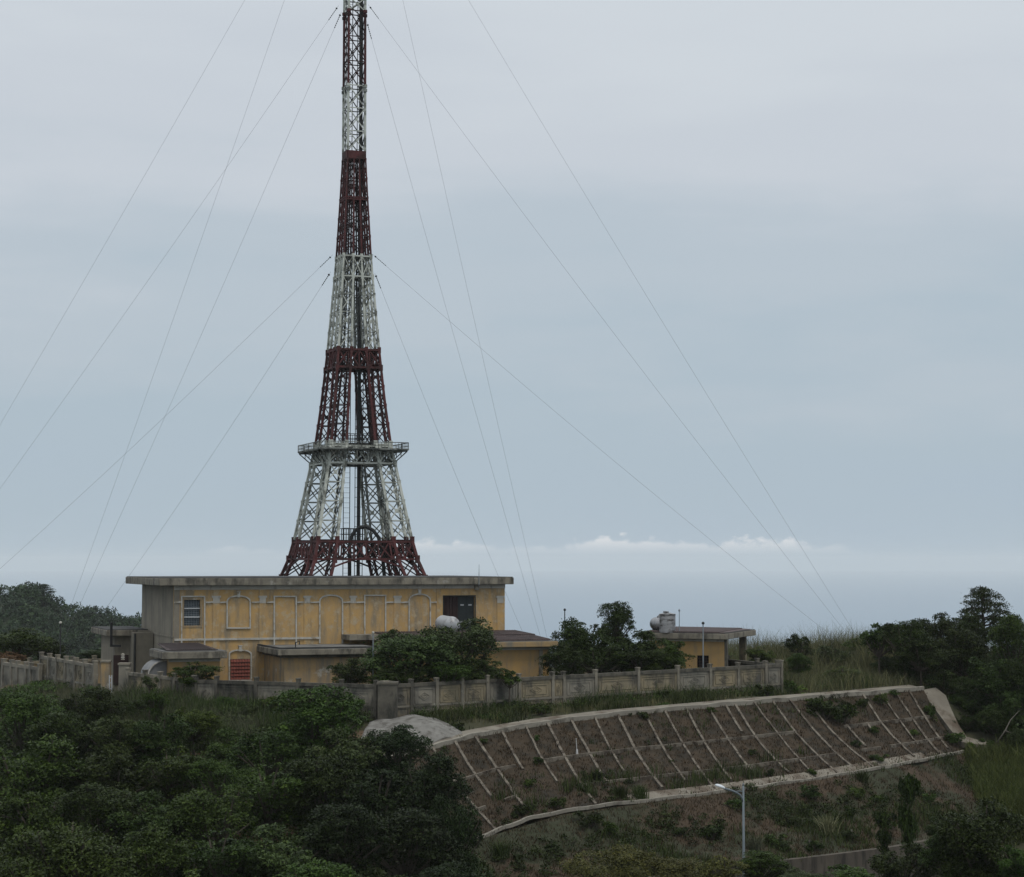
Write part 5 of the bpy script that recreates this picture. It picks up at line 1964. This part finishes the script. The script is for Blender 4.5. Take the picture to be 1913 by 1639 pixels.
RIGHT2 = [
    (1868, 1352, 44, 38, 131.5, 'round', 'leaf_dark', 'dark tree behind the tip of the fallen branch'),
    (1800, 1352, 34, 22, 132.5, 'loose', 'leaf_dark', 'low dark tree beside the bend of the concrete apron'),
    (1908, 1268, 44, 50, 133, 'round', 'leaf_dark', 'dark tree at the right edge under the greener round tree'),
    (1720, 1222, 50, 40, 135.5, 'loose', 'leaf_dark', 'dark loose tree between the tall grass and the woods'),
    (1800, 1180, 40, 34, 143, 'round', 'leaf_dark', 'dark tree filling the gap left of the layered tree trunk'),
    (1880, 1172, 36, 30, 142, 'loose', 'leaf_dark', 'dark loose tree right of the layered tree'),
]
for r_ in RIGHT2:
    place(*r_, group=G2)
RIDGE = [
    (1422, 1226, 30, 20, 140, 'loose', 'leaf_light', 'light bush in the tall grass just right of the porch pillar'),
    (1548, 1222, 40, 24, 143, 'loose', 'leaf_grey', 'grey-green bush in the middle of the tall grass ridge'),
    (1606, 1206, 36, 24, 144, 'sparse', 'leaf_light', 'feathery light bush on the grassy skyline near the open-branched tree'),
    (1655, 1242, 34, 24, 138, 'loose', 'leaf_grey', 'grey-green bush where the tall grass runs into the woods'),
    (1575, 1262, 38, 18, 135, 'loose', 'leaf_light', 'low light bush above the right part of the path'),
]
for r_ in RIDGE:
    place(*r_, name='bush', cat='bush', group='bushes on the grassy ridge')
FRONT = [
    (420, 1322, 26, 20, 116.5, 'round', 'leaf_mid', 'rounded shrub standing in the dry grass left of centre of the mossy wall'),
    (515, 1312, 34, 24, 115.5, 'loose', 'leaf_light', 'light loose shrub in front of the mossy wall'),
    (470, 1330, 30, 18, 115, 'loose', 'leaf_grey', 'grey-green shrub low in the dry grass before the mossy wall'),
    (655, 1322, 30, 24, 112.6, 'loose', 'leaf_mid', 'shrub in front of the mossy wall close to the corner pillar'),
    (245, 1325, 34, 22, 116, 'round', 'leaf_dark', 'dark shrub just below the gate opening'),
]
for r_ in FRONT:
    place(*r_, name='shrub', cat='shrub', group='shrubs in front of the mossy wall')
G4 = 'bushes along the bottom edge'
BOT = [
    (1832, 1578, 96, 84, 82, 'round', 'leaf_dark', 'large dark bush at the bottom right in front of the road'),
    (1760, 1545, 34, 26, 84, 'loose', 'leaf_dark', 'small dark bush at the upper left of the large bottom-right bush'),
    (1772, 1600, 56, 50, 83, 'round', 'leaf_dark', 'dark bush at the left foot of the large bottom-right bush'),
    (1905, 1612, 50, 40, 80, 'loose', 'leaf_mid', 'green bush in the bottom right corner'),
    (1150, 1628, 98, 64, 86, 'fine', 'leaf_yellow', 'yellow-green domed bush at the bottom edge below the lower slope'),
    (1258, 1640, 84, 48, 85, 'fine', 'leaf_yellow', 'lower yellow-green bush right of the dome'),
    (1424, 1622, 56, 32, 84, 'round', 'leaf_mid', 'round green bush below the street lamp'),
    (1352, 1632, 50, 34, 83, 'loose', 'leaf_yellow', 'yellowish loose bush left of the street lamp foot'),
    (1690, 1614, 66, 50, 85, 'loose', 'leaf_dark', 'dark loose bush under the slender tree'),
    (1592, 1650, 80, 38, 82, 'loose', 'leaf_mid', 'low green bush hiding the foot of the retaining wall'),
    (1500, 1642, 50, 18, 82, 'round', 'leaf_grey', 'low grey-green bush at the bottom edge right of the lamp'),
]
for r_ in BOT:
    place(*r_, name='bush', cat='bush', group=G4)
place(1696, 1528, 25, 74, 98, 'slender', 'leaf_dark', 'slender tree with tufted crown in front of the lower slope', 'slender_tree', 'tree')
place(1652, 1560, 22, 40, 99, 'slender', 'leaf_dark', 'thin shorter sapling left of the slender tree', 'sapling', 'tree')
fb = MB()
fb.tube([P(1862, 1388, 129), P(1878, 1365, 129.2), P(1888, 1345, 129.5), P(1904, 1328, 130)], [.055, .045, .03, .015], 7)
fb.tube([P(1878, 1365, 129.2), P(1893, 1372, 129), P(1904, 1386, 129)], [.045, .03, .02], 6)
tag(fb.build('fallen_branch', M['bark_pale'], smooth=True), 'pale bare fallen branch leaning at the right edge of the woods', 'branch')

# weeds on the slopes: each a plant of its own
G5 = 'weeds growing on the slopes'
WEEDS = [
    (1540, 1342, 38, 26, 'leaf_dark', 'dark weedy shrub covering the top ribs right of centre'), (1575, 1352, 36, 34, 'leaf_dark', 'biggest dark weedy shrub over the missing ribs of the upper slope'),
    (1515, 1322, 26, 14, 'leaf_mid', 'low weed at the top beam left of the dark weedy shrubs'), (1610, 1322, 16, 14, 'leaf_mid', 'weed at the top beam right of the dark weedy shrubs'),
    (1645, 1318, 18, 18, 'leaf_light', 'light weed hanging over the last ribs on the right'), (1672, 1300, 14, 9, 'leaf_mid', 'small weed at the top beam near the right end'),
    (1740, 1340, 18, 18, 'leaf_mid', 'weed beside the curved concrete apron'), (1708, 1375, 14, 10, 'leaf_light', 'yellowish weed low among the right-hand ribs'),
    (1780, 1392, 30, 18, 'leaf_mid', 'weed at the lower end of the curved concrete apron'), (1632, 1372, 16, 12, 'leaf_mid', 'weed in the middle of the right-hand grid'),
    (1846, 1398, 22, 13, 'leaf_mid', 'weed growing over the tail of the curved concrete apron'), (1815, 1402, 20, 12, 'leaf_light', 'light weed in front of the tail of the curved concrete apron'),
    (1598, 1395, 14, 10, 'leaf_dark', 'small dark weed under the missing ribs'), (1640, 1425, 22, 13, 'leaf_mid', 'weed just above the berm below the missing ribs'),
    (1005, 1385, 9, 9, 'leaf_mid', 'tiny weed between the faded left ribs'), (1006, 1428, 13, 11, 'leaf_dark', 'small dark weed on the left cross beam'),
    (975, 1522, 22, 15, 'leaf_dark', 'dark round weed just above the left end of the berm'), (1036, 1512, 24, 18, 'leaf_mid', 'weed above the berm, right of the dark round one'),
    (988, 1470, 18, 12, 'leaf_light', 'pale grassy weed below the left cross beam'), (1112, 1458, 18, 15, 'leaf_dark', 'dark weed at mid slope under the ribs left of the pale stake'),
    (1330, 1332, 12, 9, 'leaf_mid', 'small weed on the top beam at the middle of the slope'), (1204, 1342, 15, 10, 'leaf_mid', 'small weed on the top beam left of the middle'),
    (1405, 1412, 13, 10, 'leaf_dark', 'small dark weed caught among the central ribs'), (1440, 1452, 14, 12, 'leaf_dark', 'small dark weed above the berm right of centre'),
    (1516, 1450, 15, 11, 'leaf_mid', 'weed above the berm near its bright concrete part'),
    (1105, 1545, 36, 22, 'leaf_dark', 'spreading dark weed below the berm on the left'), (1135, 1560, 24, 20, 'leaf_mid', 'green weed next to the spreading dark one below the berm'),
    (1330, 1568, 30, 22, 'leaf_dark', 'dark rounded weed left of the street lamp'), (1375, 1512, 24, 16, 'leaf_mid', 'weed behind the top of the street lamp'),
    (1520, 1492, 26, 20, 'leaf_dark', 'bushy weed right below the berm, right of the lamp'), (1605, 1490, 22, 15, 'leaf_light', 'bright weed in the upper middle of the lower slope'),
    (1640, 1500, 20, 12, 'leaf_mid', 'green weed right of the bright one on the lower slope'), (1478, 1548, 18, 16, 'leaf_dark', 'dark weed halfway up the lower slope beside the lamp'),
    (1560, 1540, 18, 15, 'leaf_dark', 'dark weed in the middle of the lower slope'), (1588, 1530, 20, 18, 'leaf_dark', 'dark upright weed in the middle of the lower slope, right one of a pair'),
    (1505, 1520, 16, 14, 'leaf_grey', 'grey-green weed above the dark ones near the lamp'), (1585, 1568, 22, 14, 'leaf_dark', 'low dark weed just above the retaining wall'),
    (1445, 1580, 26, 18, 'leaf_mid', 'green weed beside the lamp just above the retaining wall'), (1470, 1590, 24, 14, 'leaf_grey', 'grey-green weed just above the left end of the retaining wall'),
    (1522, 1590, 24, 16, 'leaf_dark', 'dark weed at the left marker post above the retaining wall'), (1660, 1550, 20, 14, 'leaf_mid', 'weed on the lower slope left of the slender tree'),
    (1730, 1500, 20, 14, 'leaf_mid', 'weed on the lower slope right of the slender tree'), (1268, 1560, 20, 12, 'leaf_grey', 'grey-green weed in the reddish part of the lower slope'),
    (1030, 1590, 20, 12, 'leaf_dark', 'dark weed on the lower slope near the left woods'), (1600, 1250 + 345, 16, 10, 'leaf_mid', 'small weed at the right marker post'),
    (1245, 1310, 12, 16, 'leaf_dark', 'small dark bush at the foot of the right-hand wall'), (1180, 1318, 14, 12, 'leaf_mid', 'low green weed in the litter below the right-hand wall'),
    (1300, 1304, 26, 16, 'leaf_yellow', 'yellowish bush at the foot of the right-hand wall'), (1405, 1300, 24, 18, 'leaf_mid', 'bush at the foot of the wall near its right end'),
    (1432, 1302, 24, 18, 'leaf_dark', 'dark bush at the foot of the wall under its right end'), (1470, 1296, 28, 20, 'leaf_mid', 'bushy weeds where the wall ends on the right'),
    (870, 1330, 34, 24, 'leaf_mid', 'bush at the wall foot right of the concrete mound'), (920, 1332, 34, 18, 'leaf_dark', 'dark bush spreading between the wall and the path'),
    (860, 1368, 20, 14, 'leaf_dark', 'dark weed where the path begins beside the concrete mound'), (985, 1312, 30, 28, 'leaf_mid', 'tall weed bush under the creeper of the right-hand wall'),
    (1010, 1335, 30, 16, 'leaf_mid', 'low weed bush on the bank above the path'), (900, 1390, 12, 8, 'leaf_mid', 'small weed growing on the path near its left end'),
]
for px, py, rx, ry, mt, lab in WEEDS:
    q = pick(px, py)
    if q is None:
        continue
    c = Vector((q.x, q.y, q.z))
    Yq = c.y
    k = _cnt.get('weed', 0)
    _cnt['weed'] = k + 1
    me, bme = CROWNS['weed'][k % 3]
    root = empty('shrub', c, lab, 'plant', G5)
    for nm, dat in (('foliage', me), ('stems', bme)):
        o = bpy.data.objects.new(nm, dat)
        col.objects.link(o)
        o.parent = root
        o.location = (0, 0, ry * .62 * Yq / F)
        o.rotation_euler = (0, 0, k * 1.3)
        o.scale = (rx * Yq / F, rx * Yq / F, ry * 1.05 * Yq / F)
        o.material_slots[0].link = 'OBJECT'
        o.material_slots[0].material = M[mt] if nm == 'foliage' else M['bark']

# grass: blades in tufts
def in_poly(x, y, poly):
    c = np.zeros(len(x), bool)
    n = len(poly)
    for i in range(n):
        x0, y0 = poly[i][:2]
        x1, y1 = poly[(i + 1) % n][:2]
        k = ((y0 > y) != (y1 > y)) & (x < (x1 - x0) * (y - y0) / (y1 - y0 + 1e-12) + x0)
        c ^= k
    return c


def blades(name, pts, per, spread, h0, h1, wd, mat, label, seed, lean=.35, cat='grass', parent=None, kind='stuff'):
    rg = np.random.default_rng(seed)
    pts = np.asarray(pts)
    n = len(pts) * per
    base = np.repeat(pts, per, 0) + np.c_[rg.normal(0, spread, (n, 2)), np.zeros(n) - .03]
    th = np.repeat(rg.normal(.5, .2, len(pts)), per)
    hs = np.repeat(rg.uniform(.65, 1.2, len(pts)), per) * rg.uniform(h0, h1, n)
    az = rg.uniform(0, 2 * np.pi, n)
    ln = rg.uniform(.1, 1, n) * lean * hs
    dx, dy = np.cos(az) * ln, np.sin(az) * ln
    a2 = rg.uniform(0, 2 * np.pi, n)
    wv = np.c_[np.cos(a2), np.sin(a2), np.zeros(n)] * (wd * rg.uniform(.6, 1.3, n))[:, None] / 2
    mid = base + np.c_[dx * .35, dy * .35, hs * .58]
    tip = base + np.c_[dx, dy, hs]
    v = np.stack([base - wv, base + wv, mid - wv * .75, mid + wv * .75, tip - wv * .12, tip + wv * .12], 1).reshape(-1, 3)
    i = np.arange(n)[:, None] * 6
    f = np.concatenate([i + np.array([[0, 1, 3, 2]]), i + np.array([[2, 3, 5, 4]])])
    o = mesh_np(name, v, f, M[mat], tone=np.repeat(np.clip(th + rg.normal(0, .15, n), 0, 1), 6), parent=parent)
    if kind:
        tag(o, label, cat, kind=kind)
    return o


def scatter(poly, n, seed, mask=None):
    rg = np.random.default_rng(seed)
    poly = [(p[0], p[1]) for p in poly]
    xs, ys = [p[0] for p in poly], [p[1] for p in poly]
    x, y = rg.uniform(min(xs), max(xs), n * 3), rg.uniform(min(ys), max(ys), n * 3)
    k = in_poly(x, y, poly)
    x, y = x[k][:n], y[k][:n]
    if mask is not None:
        m = mask(x, y) > rg.random(len(x))
        x, y = x[m], y[m]
    return np.array([(a, b, gz(a, b)) for a, b in zip(x, y)])


def patchy(sc_, th, seed):
    rg = np.random.default_rng(seed)
    ph = rg.uniform(0, 6.28, (6, 2))
    fr = rg.uniform(.5, 1.6, (6, 2)) * sc_
    def fn(x, y):
        v = sum(np.sin(x * fr[i, 0] + ph[i, 0]) * np.sin(y * fr[i, 1] + ph[i, 1]) for i in range(6)) / 2.2
        return np.clip((v - th) * 2.5, 0, 1)
    return fn


wr, wc = W_RIGHT, W_CORNER
R_BANK = [(17.8, 130.2), (14, 142), (13, 156), (46, 154), (46, 139), (36, 136), (28.5, 135.6), (23, 132.6)]
blades('tall_grass', scatter(R_BANK, 4200, 1, patchy(.45, -.9, 31)), 12, .3, .4, 1.5, .026, 'grass_tall', 'tall pale grass covering the ridge right of the compound', 1, .8)
blades('skyline_grass', scatter([(13, 149), (13, 157), (44, 155), (44, 146), (30, 145)], 1500, 2, patchy(.4, -.5, 32)), 13, .32, .9, 2.3, .022, 'grass_tall', 'tallest feathery grass along the skyline of the right-hand ridge', 2, .8)
blades('plume_grass', scatter([(20.5, 138.5), (21, 148), (31, 148), (30, 139)], 900, 29, patchy(.4, -.6, 29)), 14, .35, 1.3, 2.9, .024, 'grass_tall', 'tallest plumed grass where the guy wires come down on the ridge', 29, .75)
blades('grass', scatter(R_BANK, 2600, 3, patchy(.5, -.1, 3)), 8, .18, .5, 1.1, .05, 'grass_green', 'greener grass growing low among the tall pale grass', 3)
uw = (wr - wc).normalized()
nw_ = Vector((uw.y, -uw.x, 0))
bank = [wc + nw_ * .3 + uw * 1.5, wc.lerp(wr, .5) + nw_ * .3, wr + nw_ * .3] + [along(TOPL, t) - NRM * 1.5 for t in (.82, .7, .6, .5, .4, .3, .24)]
blades('bank_weeds', scatter(bank, 3600, 4, patchy(.6, -.45, 4)), 8, .2, .15, .75, .04, 'grass_green', 'green weeds on the bank between the right-hand wall and the path', 4, .8)
blades('bank_dry_grass', scatter(bank, 1500, 5, patchy(.7, -.2, 9)), 7, .14, .2, .6, .035, 'grass_tall', 'dry pale grass mixed in the bank below the right-hand wall', 5)
LB = [P(232, 1302, 121), P(370, 1322, 118.4), P(540, 1335, 116.3), P(690, 1343, 114), (-9.5, 110.5), (-14, 109.5), (-20, 111), (-26, 116)]
blades('front_grass', scatter(LB, 2000, 6, patchy(.5, -.5, 33)), 8, .25, .3, 1.25, .03, 'grass_grey', 'dry tall grass in front of the mossy boundary wall', 6, .7)
blades('front_weeds', scatter(LB, 2400, 7, patchy(.6, -.5, 5)), 8, .22, .4, 1.1, .05, 'grass_green', 'green weeds in front of the mossy boundary wall', 7)
LB2 = [(-33, 131), P(84, 1287, 131.4), P(190, 1300, 123), P(232, 1303, 120.6), (-26, 114), (-34, 117)]
blades('gate_grass', scatter(LB2, 1500, 8, patchy(.5, -.6, 34)), 8, .22, .2, .75, .035, 'grass_grey', 'rough grass below the gate and the medallion wall', 8)
BR = [P(1800, 1408, 129.5), P(1868, 1400, 129), P(1960, 1400, 128.5), P(1990, 1520, 119), P(1850, 1528, 119.6), P(1830, 1480, 123)]
blades('bright_grass', scatter(BR, 4200, 9), 8, .15, .45, 1.0, .04, 'grass_bright', 'bright green grass below the right end of the berm', 9, .8)
blades('bright_grass', scatter(BR, 1100, 36, patchy(.5, -.2, 36)), 16, .3, .5, 1.35, .06, 'grass_bright', 'taller coarse grass tufts below the right end of the berm', 36, .8)
UPOLY = [(p.x, p.y) for p in TOPL] + [(p.x, p.y) for p in BERM[::-1]]
LPOLY = [(p.x, p.y) for p in [a for a, b in LOWW]] + [(p.x, p.y) for p in FOOT[::-1]]
blades('dead_grass', scatter(UPOLY, 9000, 10), 5, .12, .07, .22, .035, 'grass_dry', 'short dead brown grass in the cells of the gridded slope', 10, .9)
blades('slope_litter', scatter(LPOLY, 9000, 11), 5, .14, .07, .25, .035, 'grass_dry', 'short dry growth on the reddish lower slope', 11, .9)
blades('slope_grass', scatter(LPOLY, 8000, 12, patchy(.55, .1, 12)), 7, .22, .12, .42, .045, 'grass_green', 'patches of green grass on the reddish lower slope', 12, .6)
bp = [along(BERM, t) for t in np.linspace(.28, .75, 10)]
BP = [tuple((p - NRM * .9).xy) for p in bp] + [tuple((p - NRM * 3.2).xy) for p in bp[::-1]]
blades('berm_grass', scatter(BP, 800, 13, patchy(1.1, .05, 13)), 12, .2, .2, .8, .04, 'grass_green', 'row of green grass tufts standing just above the berm', 13, .5)
blades('upper_grass', scatter(UPOLY, 2200, 14, patchy(.6, .45, 14)), 6, .16, .12, .4, .045, 'grass_green', 'thin green growth spotting the gridded slope', 14, .6)
# single arching grass clumps
for px, py, hh, lab in ((935, 1602, 1.15, 'big arching grass clump below the left end of the berm'), (1612, 1462, .8, 'spiky grass clump leaning over the berm near its bright end'), (1548, 1560, 1.2, 'tall straw-coloured grass clump in the middle of the lower slope'),
                        (768, 1336, 1.3, 'broad-bladed arching plant beside the corner pillar'), (800, 1332, 1.0, 'second broad-bladed arching plant right of the corner pillar'), (1408, 1590, 1.0, 'straw-coloured grass clump behind the street lamp'),
                        (1700, 1545, .9, 'grassy clump at the foot of the slender tree'), (1160, 1490, 1.0, 'wide green grass clump above the berm, leftmost'), (1195, 1492, 1.1, 'tall green grass clump above the berm in the middle of the row')):
    q = pick(px, py)
    o = blades('grass_clump', [(0, 0, 0)], 150, .16, hh * .6, hh, .05, 'grass_green' if 'straw' not in lab else 'grass_grey', None, px, .8, kind=None)
    o.location = q
    tag(o, lab, 'grass clump', 'grass clumps on the slopes')

# undergrowth filling the floor of the left-hand woods
def undergrowth(name, poly, n, h, leaf, mat, label, seed, per=130, mask=None):
    rg = np.random.default_rng(seed)
    pts = scatter(poly, n, seed, mask)
    k = len(pts)
    r = rg.uniform(.5, 1.0, k) * h
    idx = np.repeat(np.arange(k), per)
    d = norm(rg.normal(0, 1, (len(idx), 3)) + np.array([0, 0, .5]))
    pos = pts[idx] + d * r[idx][:, None] * rg.uniform(.5, 1.05, (len(idx), 1)) * np.array([1.1, 1.1, .9]) + np.c_[np.zeros((len(idx), 2)), r[idx] * .4]
    v, f = leaves_np(pos, d, rg, leaf)
    o = mesh_np(name, v, f, M[mat], tone=np.repeat(np.clip(rg.normal(.5, .2, k)[idx] + rg.normal(0, .1, len(idx)), 0, 1), 4))
    tag(o, label, 'undergrowth', kind='stuff')


undergrowth('undergrowth', [(-34, 118), (-26, 113), (-18, 110.5), (-9, 107), (-5, 103), (-2, 96), (0, 88), (0, 74), (-34, 74), (-40, 100)], 2200, 1.35, .20, 'leaf_dark', 'dark tangled undergrowth beneath the left-hand woods', 20, 110)
undergrowth('undergrowth', [P(1760, 1300, 140), P(1800, 1330, 136), P(1830, 1372, 132.5), (33, 129.5), (48, 128), (48, 150), (34, 146), (30, 141)], 900, 1.3, .22, 'leaf_dark', 'dark undergrowth beneath the right-hand woods', 21, 110)
undergrowth('undergrowth', [(2, 84), (24, 88), (24, 80), (12, 76), (2, 76)], 260, .8, .16, 'leaf_mid', 'low green growth along the bottom edge in front of the road', 22)

foot_strip = [wc + nw_ * .25 + uw * 1.2, wr + nw_ * .25, wr + nw_ * 1.1, wc + nw_ * 1.1 + uw * 1.2]
undergrowth('slope_scrub', LPOLY, 1450, .36, .13, 'leaf_dark', 'low green scrub in ragged patches on the reddish lower slope', 23, 60, patchy(.5, .12, 23))
undergrowth('slope_scrub', UPOLY, 1100, .28, .12, 'leaf_dark', 'thin low scrub in ragged patches on the gridded slope', 24, 50, patchy(.5, .35, 24))
undergrowth('bank_scrub', bank, 1500, .34, .10, 'leaf_mid', 'low leafy scrub on the bank between wall and path', 25, 90, patchy(.9, .0, 25))
undergrowth('bright_scrub', BR, 420, .55, .16, 'leaf_light', 'light green scrub among the grass at the right edge', 37, 90, patchy(.5, .0, 37))
undergrowth('wall_scrub', foot_strip, 420, .62, .13, 'leaf_mid', 'leafy weeds piled against the foot of the right-hand wall', 38, 100, patchy(.5, -.3, 38))
undergrowth('yard_scrub', [P(1010, 1255, 123.5), P(1290, 1250, 129.5), P(1290, 1250, 133.5), P(1010, 1255, 129)], 260, 1.5, .17, 'leaf_dark', 'dense dark scrub under the trees behind the right-hand wall', 30, 260)
undergrowth('gate_scrub', LB2, 600, .5, .15, 'leaf_mid', 'green scrub below the gate and the medallion wall', 35, 90, patchy(.5, -.2, 35))
undergrowth('front_scrub', LB, 1300, .6, .15, 'leaf_grey', 'grey-green scrub in the grass before the mossy wall', 27, 90, patchy(.5, -.3, 27))
undergrowth('ridge_scrub', R_BANK, 900, .6, .16, 'leaf_light', 'light leafy scrub among the tall grass of the ridge', 28, 80, patchy(.4, .0, 28))
blades('wall_foot_weeds', scatter(foot_strip, 1500, 26, patchy(.6, -.7, 26)), 12, .22, .35, 1.2, .035, 'grass_green', 'weeds crowding the foot of the right-hand wall', 26, .8)

# far wooded hill on the left
CR = [(-900, 1060), (-400, 1085), (-120, 1108), (0, 1112), (46, 1110), (72, 1124), (104, 1134), (140, 1148), (185, 1160), (262, 1176), (350, 1196), (450, 1218), (620, 1260), (800, 1330)]
hv, hx = [], []
YS = [330, 380, 420, 450, 480, 505, 520, 540, 600, 700, 900]
for px, py in CR:
    c = P(px, py + 8, 520)
    for yy in YS:
        if yy <= 520:
            dz = -(520 - yy) * .30 - (520 - yy) ** 2 * .0012
        else:
            dz = -(yy - 520) * .35
        hv.append((c.x * (.6 + .4 * yy / 520), yy, max(-122, c.z + dz)))
nh = len(YS)
hf = [(i * nh + j, (i + 1) * nh + j, (i + 1) * nh + j + 1, i * nh + j + 1) for i in range(len(CR) - 1) for j in range(nh - 1)]
tag(mesh_np('hill', hv, hf, M['hill'], smooth=True), kind='structure')
hb = BVHTree.FromPolygons([Vector(p) for p in hv], [list(f) for f in hf])
rg = np.random.default_rng(77)
V, Fc, T, off = [], [], [], 0
cnt = 0
for _ in range(6000):
    x, y = rg.uniform(-235, -62), rg.uniform(405, 560)
    h = hb.ray_cast(Vector((x, y, 300)), Vector((0, 0, -1)))[0]
    if h is None:
        continue
    pxx = CX + F * x / y
    if pxx < -520 or pxx > 420:
        continue
    cnt += 1
    if cnt > 2100:
        break
    r = rg.uniform(1.5, 3.4)
    n = int(46 * r * r)
    cl = max(5, int(n / 16))
    d = norm(rg.normal(0, 1, (cl, 3)) + np.array([0, -.15, .45]))
    cc = np.array(h) + np.array([0, 0, 1.6 + r * .35]) + d * r * rg.uniform(.75, 1.1, (cl, 1)) * np.array([1, 1, .8])
    idx = rg.integers(0, cl, n)
    pos = cc[idx] + rg.normal(0, .35, (n, 3))
    v, f = leaves_np(pos, d[idx], rg, .62, .6)
    V.append(v)
    Fc.append(f + off)
    off += len(v)
    tn = rg.normal(.5, .22)
    T.append(np.repeat(np.clip(tn + rg.normal(0, .1, cl)[idx] + rg.normal(0, .06, n), 0, 1), 4))
o = mesh_np('forest', np.concatenate(V), np.concatenate(Fc), M['leaf_far'], tone=np.concatenate(T))
tag(o, 'dense forest covering the far hill on the left', 'forest', kind='stuff')
q = P(82, 1120, 522)
place(82, 1103, 22, 11, 522, 'layered', 'leaf_far', 'single umbrella-shaped tree standing on the crest of the far hill', 'umbrella_tree', 'tree', ground=q.z - 4)

# ------------------------------------------------------------------ sea air
hz = MB()
hz.box(-31000, 31000, -2500, 27000, -135, 64)
hm = bpy.data.materials.new('haze')
hm.use_nodes = True
hm.node_tree.nodes.clear()
ho = nd(hm.node_tree, 'ShaderNodeOutputMaterial')
pv_ = nd(hm.node_tree, 'ShaderNodeVolumePrincipled')
pv_.inputs['Color'].default_value = (0.87, 0.90, 0.90, 1)
pv_.inputs['Density'].default_value = 0.00009
pv_.inputs['Anisotropy'].default_value = 0.0
hm.node_tree.links.new(pv_.outputs[0], ho.inputs['Volume'])
tag(hz.build('haze', hm), kind='stuff')
